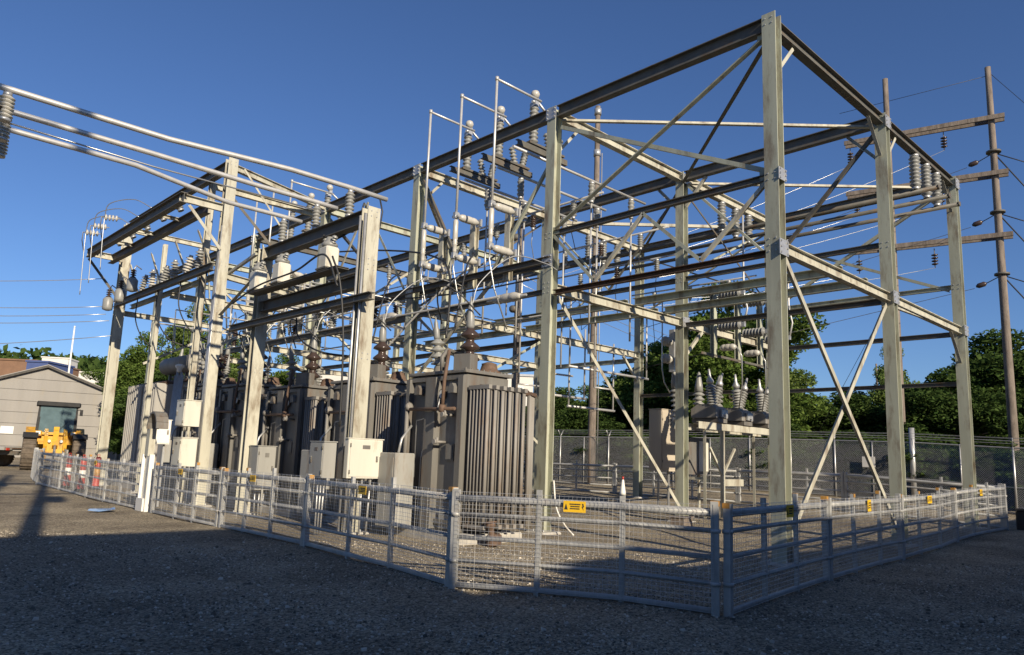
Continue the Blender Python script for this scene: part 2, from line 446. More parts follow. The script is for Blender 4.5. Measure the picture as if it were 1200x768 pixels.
# =================================================================== TREES
def tree_proto(seed, h, rx, kind, dense=1.0, low=.18):
    rg = np.random.default_rng(seed); rd = random.Random(seed)
    t = bpy.data.objects.new('tree', None)
    mb = MB()
    lean = Vector((rd.uniform(-.06, .06), rd.uniform(-.06, .06), 0))
    hp = h * .82
    pts = [Vector((0, 0, -.3)) + lean * (k / 6 * hp) + Vector((rd.uniform(-.1, .1), rd.uniform(-.1, .1), k / 6 * hp + (0 if k else 0))) for k in range(7)]
    r0 = .022 * h + .05
    mb.path(pts, [r0 * (1 - .13 * k) for k in range(7)], 8)
    clumps = []
    nb = int(15 * (h / 10) ** .5 * dense)
    for k in range(nb):
        f = low + (.96 - low) * (k + rd.random() * .8) / nb
        base = pts[0].lerp(pts[-1], min(1, f * .95))
        a = k * 2.4 + rd.uniform(-.5, .5)
        prof = math.sin(min(1, (f - low) / (1 - low) * .82 + .2) * math.pi) ** .7
        L = rx * (.55 + .5 * rd.random()) * max(.25, prof)
        tip = base + Vector((math.cos(a) * L, math.sin(a) * L, L * rd.uniform(.15, .55)))
        mid = base.lerp(tip, .5) + Vector((0, 0, .12 * L))
        mb.path([base, mid, tip], [r0 * .34 * (1 - .5 * f), r0 * .2, .02], 5)
        for q in range(4):
            w = .4 + .2 * q
            clumps.append((base.lerp(tip, w) + Vector((rd.gauss(0, .22), rd.gauss(0, .22), rd.gauss(.1, .22))) * rx * .6, rx * rd.uniform(.20, .36)))
    clumps.append((pts[-1] + Vector((0, 0, .1 * h)), rx * .3))
    cs = []
    for c, r_ in clumps:
        nlv = int(420 * dense * (r_ / .6) ** 1.5) + 50
        d = rg.normal(size=(nlv, 3)); d /= np.linalg.norm(d, axis=1)[:, None]
        d *= (rg.random(nlv) ** .45)[:, None] * r_ * np.array([1.15, 1.15, .8])
        cs.append(np.array(c)[None] + d)
    cs = np.concatenate(cs)
    size = (.055 + .003 * h) * (.6 + .9 * rg.random(len(cs)))
    return mb.mesh('trunk', M['bark']), quad_mesh('crown', leaves(cs, size, rg), LEAF[kind])
PROTO = {}
for k, (s_, h_, r_, kd, dn, lw) in enumerate([(1, 9, 2.6, 0, 1.15, .12), (2, 9, 2.8, 1, 1.5, .06), (3, 11, 3.2, 2, .8, .25), (4, 8, 2.5, 1, 1.6, .05), (5, 12, 3.4, 0, 1.2, .12)]):
    PROTO[k] = (*tree_proto(s_, h_, r_, kd, dn, lw), h_, r_)
def tree(u, v, top, rx, k, label, group, rz=0.0):
    z0 = gz(u, v)
    tr, cr, h_, r_ = PROTO[k]
    t = thing('tree', label, 'tree', P(u, v, z0), rz, group)
    t.scale = (rx / r_, rx / r_, (top - z0) / (h_ * .99))
    put('trunk', tr, t); put('crown', cr, t)
TG = {'r': 'trees behind the chain-link fence', 'l': 'trees beyond the transformers at the left'}
TREES = [
 (4.8, 40.0, 11.1, 5.2, 1, 'r', 'dark broad tree at the right edge behind the tall wooden pole'),
 (7.9, 45.5, 9.7, 4.2, 1, 'r', 'dark tree left of the tall wooden pole at the right'),
 (11.4, 50.7, 9.4, 4.6, 0, 'r', 'green tree seen between the two rightmost steel columns'),
 (10.9, 40.4, 7.8, 3.6, 1, 'r', 'low dark tree just right of the second steel column from the right'),
 (15.2, 49.6, 12.2, 2.6, 2, 'r', 'thin pale tree standing above the hedge near the second column from right'),
 (18.9, 51.6, 8.6, 4.6, 1, 'r', 'dark bushy tree behind the crossed braces'),
 (19.1, 43.5, 7.6, 3.8, 0, 'r', 'green bushy tree left of the crossed braces'),
 (17.9, 38.0, 7.0, 3.4, 1, 'r', 'low dark tree just right of the nearest corner column'),
 (15.8, 26.4, 12.9, 5.0, 4, 'r', 'tall leafy tree behind the recloser rack'),
 (19.7, 27.3, 11.4, 4.0, 0, 'r', 'leafy tree left of the tallest tree behind the tan cabinet'),
 (23.5, 29.2, 10.4, 3.6, 1, 'r', 'narrow dark tree behind the dark rear column'),
 (17.0, 34.0, 9.9, 4.2, 2, 'r', 'pale green tree between the tallest tree and the nearest corner column'),
 (29.0, 32.2, 7.6, 3.4, 1, 'r', 'low dark tree behind the grey wooden pole, right side'),
 (34.8, 35.0, 8.4, 4.2, 0, 'r', 'rounded green tree behind the grey wooden pole, left side'),
 (35.2, 31.6, 7.9, 3.6, 1, 'r', 'rounded dark tree just right of the nearest transformer'),
 (40.8, 30.8, 7.9, 3.4, 1, 'r', 'dark tree directly behind the nearest transformer'),
 (51.3, 8.8, 13.2, 4.0, 2, 'l', 'tall airy tree above the leftmost transformers'),
 (49.6, 4.8, 10.0, 3.0, 4, 'l', 'leafy tree just right of the leftmost cream column'),
 (55.0, 13.8, 11.6, 3.4, 2, 'l', 'airy tree showing through the steelwork left of the portal frame'),
 (61.6, 6.9, 8.6, 3.4, 1, 'l', 'dark tree just left of the leftmost cream column'),
 (74.6, 7.9, 9.2, 4.2, 0, 'l', 'green tree over the right slope of the shed roof'),
 (46.4, 5.6, 7.1, 3.2, 3, 'l', 'dense dark bush-like tree beside the ribbed radiator'),
 (64.0, 23.4, 12.0, 3.8, 0, 'l', 'tree seen under the beams of the portal frame'),
 (57.8, 30.0, 10.4, 3.4, 0, 'l', 'tree seen between the portal frame and the nearest transformer'),
 (14.7, 60.7, 11.4, 4.6, 1, 'r', 'dark tree at the rear between the rightmost column and the pole'),
 (6.0, 33.0, 7.6, 3.6, 3, 'r', 'dense low tree right behind the fence at the right edge'),
 (12.5, 34.0, 6.6, 3.4, 3, 'r', 'dense low tree right behind the fence beside the thick galvanised post'),
 (22.2, 27.2, 9.8, 3.4, 0, 'r', 'leafy tree filling the gap between the dark rear column and the tan cabinet'),
 (24.0, 24.5, 6.4, 3.0, 3, 'r', 'dense low tree close behind the Y-topped fence posts'),
]
ords = ['first', 'second', 'third', 'fourth', 'fifth', 'sixth', 'seventh', 'eighth', 'ninth', 'tenth', 'eleventh', 'twelfth', 'thirteenth']
for i in range(13):  # row of bushes added so dark leaves stand in for tree shade
    u = -4 + 2.9 * i; v = (21.6 if u < 9 else 21.6 - (u - 9) * .17) + .7 * math.sin(i * 2.1)
    TREES.append((u, v, gz(u, v) + 2.5 + .9 * abs(math.sin(i * 1.7)), 2.3, 3, 'b', 'dark bush standing in for tree shade behind the chain-link fence, %s from the right' % ords[i]))
TG['b'] = 'dark bushes standing in for tree shade along the chain-link fence'
for i, (u, v, top, rx, k, g, lb) in enumerate(TREES): tree(u, v, top, rx, k, lb, TG[g], i * 1.7)

# =================================================================== STEEL FRAMES
H = 10.46
US = [0, 5.80, 11.42, 17.0, 22.6, 28.2, 33.8]
VS = [0, 5.68, 11.18]
def column(parent, u, v, top, b=.28, d=.25, flange='v', mt='sage', bolts=True):
    """H-section column; flange='v': broad faces look along X, 'u': along Y"""
    z0 = gz(u, v)
    mb = MB(); upv = (1, 0, 0) if flange == 'v' else (0, 1, 0)
    mb.prism(P(u, v, z0 + .03), P(u, v, top), isec(b, d, .014, .02), upv)
    c = mb.build('column', M[mt], parent)
    q = MB(); q.box(P(u, v, z0 + .015), (.42, .42, .03))
    for a in (-.16, .16):
        for e in (-.16, .16): q.tube(P(u + a, v + e, z0), P(u + a, v + e, z0 + .09), .016, 6)
    q.build('base_plate', M['galv'], c)
    q = MB(); q.cbox(P(u, v, z0 - .06), (.62, .62, .2), .03); q.build('footing', M['concrete'], c)
    if bolts:
        q = MB()
        for zz in (top - .1, top - .22, top - 3.3, top - 3.42, 5.9, 5.78, 5.66):
            for a in (-.07, .07):
                if flange == 'v':
                    q.tube(P(u + a, v - d / 2 - .012, zz), P(u + a, v - d / 2, zz), .014, 6)
                else:
                    q.tube(P(u - d / 2 - .012, v + a, zz), P(u - d / 2, v + a, zz), .014, 6)
        q.build('bolt', M['galv'], c)['kind'] = 'stuff'
    return c
def beam(parent, a, b, bw=.18, h=.28, mt='dark', sec='i', name='beam', upv=(0, 0, 1)):
    mb = MB()
    poly = isec(bw, h) if sec == 'i' else (csec(bw, h) if sec == 'c' else lsec(bw, h))
    mb.prism(a, b, poly, upv)
    return mb.build(name, M[mt], parent)
def brace(parent, a, b, s=.085, mt='cream', upv=(0, 0, 1)):
    mb = MB(); mb.prism(a, b, lsec(s, s, .01), upv)
    return mb.build('brace', M[mt], parent)
def plate(parent, c, d, mt='sage'):
    mb = MB(); mb.box(c, d); return mb.build('gusset_plate', M[mt], parent)

fr = thing('substation_frame', 'tall cream and dark steel lattice frame filling the yard, six bays long', 'steel frame', P(0, 0, 0))
for u in US:
    for v in VS:
        if u == 33.8 and v > 6: continue
        column(fr, u, v, H - .02 if v or u else H + .02)
# top beams along U (dark)
e = .14
for v in VS:
    for a, b in zip(US[:-1], US[1:]):
        if v > 6 and a > 27: continue
        beam(fr, P(a + e, v, H - .16), P(b - e, v, H - .16), .19, .30, 'dark')
# top beams across V
for u in US:
    for a, b in zip(VS[:-1], VS[1:]):
        if u == 33.8 and b > 6: continue
        mt_ = 'dark' if u in (0, 22.6) else ('cream' if u in (5.8, 11.42) else 'sage')
        beam(fr, P(u, a + e, H - .18), P(u, b - e, H - .18), .19, .25, mt_)
# knee braces below the tops
def knee(u, v, du, dv, l=.75, z=H - .36):
    n = math.hypot(du, dv)
    brace(fr, P(u + .15 * du, v + .15 * dv, z - l), P(u + (l + .1) * du, v + (l + .1) * dv, z + .03), .08, 'cream')
for u, v, du, dv in [(0, 0, 0, 1), (0, 5.68, 0, -1), (0, 5.68, 0, 1), (0, 11.18, 0, -1), (5.8, 0, 0, 1), (5.8, 5.68, 1, 0), (5.8, 5.68, -1, 0), (5.8, 5.68, 0, 1), (0, 5.68, 1, 0), (11.42, 0, 0, 1), (11.42, 5.68, -1, 0), (11.42, 11.18, 0, -1), (17, 0, 0, 1), (17, 5.68, -1, 0)]:
    knee(u, v, du, dv)
# plan diagonals at the top
zz = H - .30
for a, b, mt_ in [((0, 5.68), (5.8, 0), 'cream'), ((0, 11.18), (5.8, 5.68), 'cream'), ((0, 0), (5.8, 5.68), 'dark'), ((5.8, 0), (11.42, 5.68), 'sage'), ((11.42, 0), (17, 5.68), 'cream'), ((5.8, 5.68), (11.42, 11.18), 'dark'), ((17, 0), (22.6, 5.68), 'dark'), ((11.42, 5.68), (5.8, 11.18), 'cream')]:
    d = (Vector(b) - Vector(a)).normalized() * .18
    zz -= .012
    brace(fr, P(a[0] + d[0], a[1] + d[1], zz), P(b[0] - d[0], b[1] - d[1], zz), .10, mt_)
# front face, bay 1: two thin chords with lacing, tall diagonal above
beam(fr, P(.14, 0, 7.15), P(5.66, 0, 7.15), .12, .13, 'dark')
beam(fr, P(.14, 0, 5.66), P(5.66, 0, 5.66), .12, .12, 'rust', 'c')
nodes = [(5.66, 7.06), (4.37, 5.76), (3.02, 7.06), (1.59, 5.76), (.14, 7.06)]
for k, (a, b) in enumerate(zip(nodes[:-1], nodes[1:])):
    brace(fr, P(a[0], -.03, a[1]), P(b[0], -.03, b[1]), .075, 'cream' if k % 2 else 'sage')
brace(fr, P(.16, -.05, 10.06), P(5.64, -.05, 7.28), .12, 'sage')
brace(fr, P(.16, .02, 7.3), P(5.6, .06, 9.9), .09, 'sage', (1, 0, 0))
for u_, z_ in ((5.66, 7.16), (.14, 10.06), (.14, 7.16)):
    plate(fr, P(u_, -.02, z_), (.012, .30, .28))
def gusset(u, v, z, along, w=.34, h=.3):
    b = MB(); off = -.139
    c = P(u, v + off, z) if along == 'u' else P(u + off - .02, v, z)
    b.box(c, (.012, w, h) if along == 'u' else (w, .012, h))
    for a in (-1, 1):
        for e_ in (-1, 0, 1):
            q = c + (Vector((-.014, a * w * .36, e_ * h * .36)) if along == 'u' else Vector((a * w * .36, -.014, e_ * h * .36)))
            b.box(q, (.03, .03, .03))
    b.build('gusset_plate', M['galv'], fr)
for u in (5.8, 11.42, 17.0, 22.6): gusset(u, 0, H - .2, 'u'); gusset(u, 0, 6.45, 'u')
for v in (5.68, 11.18): gusset(0, v, H - .24, 'v'); gusset(0, v, 5.78, 'v')
for u in (5.8, 11.42): gusset(u, 5.68, 5.8, 'v'); gusset(u, 5.68, H - .24, 'v')
gusset(0, 0, 5.72, 'v'); gusset(0, 0, 7.15, 'v', .3, .24)
# right face (u = 0): cream beam, crossed braces, back-bay braces
for a, b in zip(VS[:-1], VS[1:]):
    beam(fr, P(0, a + e, 5.78), P(0, b - e, 5.78), .16, .22, 'cream')
brace(fr, P(-.04, .16, 5.60), P(-.04, 5.5, .28), .105, 'cream', (0, 1, 0))
brace(fr, P(.06, 5.52, 5.60), P(.06, .2, .28), .105, 'cream', (0, 1, 0))
brace(fr, P(0, 5.84, 5.62), P(0, 8.4, 5.7), .07, 'cream')
brace(fr, P(.0, 11.05, 4.85), P(.0, 10.3, 5.66), .08, 'cream')
brace(fr, P(.2, 11.18, 10.1), P(5.6, 11.18, 7.2), .10, 'sage', (1, 0, 0))
brace(fr, P(.2, 11.18, 7.0), P(5.6, 11.18, 9.4), .085, 'sage', (1, 0, 0))
beam(fr, P(.14, 11.18, 7.1), P(5.66, 11.18, 7.1), .11, .13, 'sage')
beam(fr, P(.14, 11.18, 5.7), P(5.66, 11.18, 5.7), .11, .14, 'dark')
beam(fr, P(.14, 5.68, 5.72), P(5.66, 5.68, 5.72), .12, .14, 'dark')
beam(fr, P(.14, 5.68, 7.12), P(5.66, 5.68, 7.12), .10, .12, 'dark')
brace(fr, P(.2, 5.72, 10.0), P(2.9, 5.72, 7.2), .09, 'dark', (1, 0, 0))
brace(fr, P(5.6, 5.72, 10.0), P(2.9, 5.72, 7.2), .07, 'sage', (1, 0, 0))
# second row (u = 5.8): cream beam and knee to the ground
for u, zb in ((5.8, 5.80), (11.42, 5.92), (17, 5.85), (22.6, 5.8), (28.2, 5.8)):
    for a, b in zip(VS[:-1], VS[1:]):
        beam(fr, P(u, a + e, zb), P(u, b - e, zb), .16, .24, 'cream')
brace(fr, P(5.76, .18, 5.62), P(5.76, 5.5, .45), .10, 'cream', (0, 1, 0))
brace(fr, P(5.76, 5.86, 4.9), P(5.76, 6.7, 5.66), .085, 'cream', (0, 1, 0))
brace(fr, P(11.38, 11.0, 4.9), P(11.38, 10.1, 5.78), .085, 'cream', (0, 1, 0))
brace(fr, P(11.38, .2, 5.7), P(11.38, 5.5, 2.2), .09, 'cream', (0, 1, 0))
brace(fr, P(11.46, 5.5, 5.7), P(11.46, 1.0, 3.2), .09, 'sage', (0, 1, 0))
# pair of grey beams along U carried on the cream cross beams
for v in (3.2, 4.6):
    beam(fr, P(.1, v, 5.98), P(5.68, v, 5.98), .14, .20, 'sage', 'c')
    beam(fr, P(5.92, v, 5.98), P(11.3, v, 6.0), .14, .20, 'sage', 'c')
    beam(fr, P(11.54, v, 5.98), P(16.88, v, 5.98), .14, .20, 'sage', 'c')
# second bay front: double dark beams, U-direction beams further back
for v in (-.16, .16):
    beam(fr, P(5.7, v, 6.46), P(16.9, v, 6.46), .10, .16, 'dark', 'c')
beam(fr, P(5.94, 0, 5.72), P(11.28, 0, 5.72), .10, .12, 'dark')
for u0, u1 in ((11.56, 16.86), (17.14, 22.46), (22.74, 28.06)):
    beam(fr, P(u0, 0, 5.7), P(u1, 0, 5.7), .12, .2, 'dark')
    beam(fr, P(u0, 5.68, 5.74), P(u1, 5.68, 5.74), .12, .18, 'dark')
    beam(fr, P(u0, 11.18, 5.74), P(u1, 11.18, 5.74), .12, .18, 'sage')
beam(fr, P(5.94, 5.68, 7.1), P(11.28, 5.68, 7.1), .12, .14, 'dark')
beam(fr, P(5.94, 11.18, 7.5), P(11.28, 11.18, 7.5), .12, .14, 'dark')
beam(fr, P(5.94, 11.18, 4.3), P(11.28, 11.18, 4.3), .10, .12, 'dark')
beam(fr, P(.14, 11.18, 4.25), P(5.66, 11.18, 4.25), .10, .12, 'dark')
brace(fr, P(11.2, 0, 9.9), P(9.4, 0, 7.1), .085, 'dark', (1, 0, 0))
brace(fr, P(6.0, 0, 8.9), P(7.9, 0, 6.55), .075, 'sage', (1, 0, 0))
brace(fr, P(8.0, .1, 6.3), P(11.2, .1, 3.9), .075, 'cream', (1, 0, 0))
brace(fr, P(11.6, 0, 6.3), P(14.4, 0, 9.9), .085, 'sage', (1, 0, 0))
brace(fr, P(16.8, 0, 6.3), P(14.2, 0, 9.9), .085, 'cream', (1, 0, 0))
brace(fr, P(16.9, 5.6, 5.6), P(16.9, .3, 3.4), .085, 'cream', (0, 1, 0))
brace(fr, P(22.5, 5.6, 5.6), P(22.5, .3, 9.6), .085, 'cream', (0, 1, 0))
brace(fr, P(28.1, 5.6, 5.6), P(28.1, .3, 9.6), .085, 'cream', (0, 1, 0))
brace(fr, P(17.1, .3, 6.1), P(17.1, 5.4, 9.9), .085, 'cream', (0, 1, 0))
for k, u in enumerate((19, 20.6, 24.4, 26.1)):
    brace(fr, P(u, 0, 5.9), P(u + 1.3, 0, 9.9), .075, ('cream', 'sage')[k % 2], (1, 0, 0))
# short cross channels on the second bay top that carry the air switches
for u in (7.05, 8.45, 9.85):
    beam(fr, P(u + .25, .12, H - .42), P(u + .25, 2.1, H - .42), .10, .16, 'dark', 'c')
# cream posts standing on the double beams
for u in (7.32, 8.72, 10.1):
    mb = MB(); mb.prism(P(u, 0, 6.2), P(u, 0, 8.02), isec(.2, .16, .012, .014), (1, 0, 0)); mb.build('switch_post', M['cream'], fr)
for v in (7.2, 8.65, 10.1):
    mb = MB(); mb.prism(P(5.66, v, 4.95), P(5.66, v, 7.1), isec(.18, .14, .012, .014), (0, 1, 0)); mb.build('switch_post', M['sage'], fr)
beam(fr, P(5.62, 6.4, 5.0), P(5.62, 10.9, 5.0), .07, .07, 'dark', 'l')

# portal frame D carrying the three overhead pipes
pf = thing('portal_frame', 'two-legged cream portal frame with dark crossbeams in front of the transformers', 'steel frame', P(10, -4.1, 0))
pf['world'] = [-4.1, 10.0, 0.0]
for u in (7.5, 12.65):
    column(pf, u, -4.1, 7.1, .32, .26, 'u', 'cream')
beam(pf, P(7.64, -4.1, 6.92), P(13.1, -4.1, 6.92), .24, .32, 'dark')
beam(pf, P(7.64, -4.1, 5.45), P(12.5, -4.1, 5.45), .22, .28, 'dark')
beam(pf, P(6.9, -4.32, 4.98), P(14.0, -4.32, 4.98), .16, .16, 'dark')
beam(pf, P(7.9, -4.48, 5.72), P(12.4, -4.48, 5.72), .32, .05, 'dark', 'c')
brace(pf, P(12.8, -4.1, 6.6), P(15.4, -4.1, 5.6), .10, 'cream')
for du in (-.11, .10):
    mb = MB(); mb.tube(P(7.5 + du, -4.30, gz(7.5, -4.3)), P(7.5 + du, -4.30, 6.9), .03, 8); mb.build('conduit', M['galv'], pf)

# left frame I-J with its cantilever
lf = thing('cantilever_frame', 'cream steel frame at the left with dark beams cantilevered toward the viewer', 'steel frame', P(20, -4.1, 0))
lf['world'] = [-4.1, 20.0, 0.0]
column(lf, 15.6, -4.1, 10.5, .30, .26, 'u', 'cream')
column(lf, 17.25, -4.0, 10.2, .18, .18, 'u', 'cream', False)
column(lf, 25.3, -4.1, 10.4, .34, .28, 'u', 'cream')
column(lf, 21.4, -3.9, 8.9, .14, .14, 'u', 'cream', False)
beam(lf, P(15.76, -4.1, 10.33), P(25.12, -4.1, 10.33), .2, .30, 'dark')
beam(lf, P(15.3, -5.5, 8.82), P(24.9, -5.5, 8.82), .2, .30, 'dark')
beam(lf, P(15.8, -4.62, 8.82), P(25.3, -4.62, 8.82), .2, .28, 'dark')
for u in (15.5, 24.9):
    beam(lf, P(u, -4.28, 8.86), P(u, -5.55, 8.86), .10, .24, 'cream', 'c')
brace(lf, P(15.45, -5.3, 8.66), P(15.45, -4.26, 7.55), .09, 'cream', (0, 1, 0))
brace(lf, P(24.9, -5.5, 8.64), P(24.9, -4.3, 7.25), .10, 'dark', (0, 1, 0))
for u in (18, 20.4, 22.6):
    beam(lf, P(u, -4.3, 8.92), P(u, -5.4, 8.92), .08, .12, 'cream', 'c')
beam(lf, P(15.76, -4.3, 7.08), P(25.2, -4.3, 7.08), .16, .22, 'dark')
beam(lf, P(15.76, -3.7, 7.08), P(25.2, -3.7, 7.08), .14, .16, 'sage')
for u, z_ in ((15.7, 10.3), (17.3, 10.1), (25.3, 10.2), (25.3, 6.8), (15.7, 6.85), (20.2, 6.85)):
    beam(lf, P(u, -3.95, z_), P(u + (1.2 if u < 16 else 0), -.15, z_), .14, .2, 'cream')
brace(lf, P(15.6, -3.7, 10.3), P(15.6, -2.2, 8.6), .06, 'cream', (0, 1, 0))
brace(lf, P(15.66, -4.3, 9.6), P(15.66, -1.6, 7.2), .09, 'dark', (0, 1, 0))
brace(lf, P(15.5, -3.9, 6.9), P(13.0, -4.2, 7.0), .08, 'cream')
for u in (16.4, 18.4, 20.8, 23.2):
    brace(lf, P(u, -4.05, 7.2), P(u + 1.5, -4.05, 8.7), .075, 'cream', (1, 0, 0))
for u0, u1 in ((17.1, 16.9), (22.4, 22.6)):
    brace(lf, P(u0, -3.9, 4.6), P(u1, -.2, 6.7), .08, 'cream', (0, 1, 0))
for k in range(4):
    mb = MB(); mb.tube(P(15.45 + .05 * k, -4.27, gz(15.5, -4.3)), P(15.45 + .05 * k, -4.27, 8.3 - .4 * k), .02, 6); mb.build('conduit', M['galv'], lf)

# support post of the pipes at the left edge of the view
sf = thing('pipe_support', 'steel support just left of the view holding the overhead pipes', 'steel frame', P(9.9, -11.1, 0))
sf['world'] = [-11.1, 9.9, 0.0]
for u in (8.2, 11.8):
    column(sf, u, -11.15, 6.75, .25, .25, 'u', 'cream', False)
beam(sf, P(7.9, -11.15, 6.95), P(12.1, -11.15, 6.95), .26, .34, 'dark')
for u in (8.9, 9.95, 11.0):
    mb = MB(); mb.box(P(u, -11.1, 7.15), (.25, .25, .10)); mb.build('bracket', M['cream'], sf)

# =================================================================== INSULATORS, TUBES, SWITCHES
def sheds(h, rc, rs, n):
    pr = [(rc, 0)]
    for k in range(n):
        a = h * (k + .15) / n; d = h / n
        pr += [(rc, a), (rs, a + d * .18), (rs * .97, a + d * .34), (rc * 1.05, a + d * .72)]
    pr.append((rc, h))
    return pr
def post_insulator(label, loc, h=.6, rc=.07, rs=.115, n=6, mt='porc', group=None, axis=(0, 0, 1), name='post_insulator'):
    t = thing(name, label, 'insulator', loc, 0, group)
    a = Vector(axis)
    b = MB(); b.lathe([(rs * .8, 0), (rs * .8, .05), (rc, .07)], (0, 0, 0), a, 12); b.build('base_fitting', M['galv'], t)
    b = MB(); b.lathe(sheds(h - .14, rc, rs, n), a * .07, a, 14); b.build('shed_stack', M[mt], t)
    b = MB(); b.lathe([(rc, h - .07), (rc * .9, h - .03), (rc * .9, h)], (0, 0, 0), a, 12); b.build('cap', M['galv'], t)
    return t
IG = 'insulators carrying the overhead pipes'
pipes = [(8.45, 8.9), (10.0, 9.95), (11.75, 10.95)]
labs = ['rightmost', 'middle', 'leftmost']
for k, (u, u2) in enumerate(pipes):
    post_insulator('grey ribbed insulator on the portal beam under the %s overhead pipe' % ('highest', 'middle', 'lowest')[k], P(u, -4.1, 7.1), .66, group=IG)
    t = post_insulator('grey ribbed insulator at the left picture edge under the %s pipe' % ('highest', 'middle', 'lowest')[k], P(u2, -10.85 + .14 * k, 7.22), .54, .08, .13, 6, 'white_porc', group=IG)
ends = [-3.1, -3.55, -3.6]
for k, ((u, u2), v1) in enumerate(zip(pipes, ends)):
    pts = [P(u2 + .05, -12.6, 7.83), P(u2, -10.9, 7.83), P(u2 - .05, -8.1, 7.80), P(u + .04, -5.6, 7.82), P(u, -4.1, 7.82), P(u - .02, v1, 7.80)]
    mb = MB(); mb.path(pts, .058, 12)
    o = mb.build('bus_pipe', M['alu']); tag(o, '%s of the three pale overhead pipes crossing the sky at the left' % ('highest', 'middle', 'lowest')[k], 'pipe', 'overhead pipes')
mb = MB(); mb.path([P(10.0, -12.6, 7.66), P(9.98, -8, 7.55), P(9.95, -3.9, 7.60)], .018, 6)
tag(mb.build('ground_wire', M['wire']), 'thin rod running just below the middle overhead pipe', 'wire')
mb = MB(); mb.path([P(8.42, -3.3, 7.76), P(8.40, -3.22, 7.45), P(8.35, -3.3, 7.0), P(8.1, -3.7, 6.6)], .022, 6)
tag(mb.build('jumper_cable', M['cable']), 'short dark jumper hanging from the end of the highest overhead pipe', 'cable')

# bus tubes on the right, hung below the top beams
BG = 'shade-coloured bus tubes at the right'
for k, v in enumerate((7.98, 8.85, 9.7)):
    mb = MB(); mb.tube(P(-.55, v, 9.10), P(12.3, v, 9.10), .062, 12)
    mb.lathe([(.07, 0), (.07, .05)], P(-.58, v, 9.10), (0, 1, 0), 12)
    tag(mb.build('bus_tube', M['dark']), '%s of the three long shade-coloured tubes hung under the top beams at the right' % ('nearest', 'middle', 'farthest')[k], 'pipe', BG)  # dark colour stands in for the tubes' shaded undersides
    for q, u in enumerate((0, 5.8, 11.42)):
        post_insulator('hanging grey insulator above the %s bus tube, %s cross beam' % (('nearest', 'middle', 'farthest')[k], ('rightmost', 'second', 'third')[q]), P(u, v, 10.14), .98, .095, .145, 8, 'porc', 'hanging insulators over the bus tubes', (0, 0, -1), 'hanging_insulator')
# pale tubes along V with small insulators and drop rods
VG = 'pale tubes under the second bay roof'
drops = []
for k, (u, v0, v1, z) in enumerate([(6.88, -.4, 5.3, 9.62), (8.2, .3, 5.0, 9.62), (9.6, .3, 5.2, 9.62)]):
    mb = MB(); mb.tube(P(u, v0, z), P(u, v1, z), .042, 10)
    tag(mb.build('bus_tube', M['alu']), '%s of the pale tubes running below the second bay roof' % ('nearest', 'middle', 'farthest')[k], 'pipe', VG)
    for q, v in enumerate((1.2, 2.75, 4.6)):
        post_insulator('small banded insulator under the %s pale tube, %s along it' % (('nearest', 'middle', 'farthest')[k], ('first', 'second', 'third')[q]), P(u, v, z - .05), .62, .075, .105, 4, 'porc', 'small insulators under the pale tubes', (0, 0, -1), 'hanging_insulator')
        drops.append((u, v, z - .66, k, q))
DG = 'pale drop rods'
for (u, v, z, k, q) in drops:
    zb = (3.9, 4.6, 5.2)[(k + q) % 3]
    mb = MB(); mb.tube(P(u, v, zb), P(u, v, z), .028, 8)
    if (k + q) % 3 == 0: mb.tube(P(u, v, zb), P(u - .2, v + .7, zb - .02), .028, 8)
    tag(mb.build('drop_rod', M['alu']), 'pale vertical rod below the %s pale tube, %s along it' % (('nearest', 'middle', 'farthest')[k], ('first', 'second', 'third')[q]), 'rod', DG)
# low horizontal tubes seen between the second and third rows
for k, (u, v0, v1, z) in enumerate([(11.6, 5.7, 8.2, 3.95), (11.6, 7.2, 9.9, 3.62), (10.7, 6.2, 10.8, 4.9)]):
    mb = MB(); mb.tube(P(u, v0, z), P(u, v1, z), .045, 10)
    for v in (v0 + .05, v1 - .1): mb.tube(P(u, v, z), P(u, v, z + 2.6), .032, 8)
    tag(mb.build('bus_tube', M['alu']), ('long low', 'lowest', 'upper')[k] + ' U-shaped tube left of the dark rear column', 'pipe', 'low tubes in the rear bay')

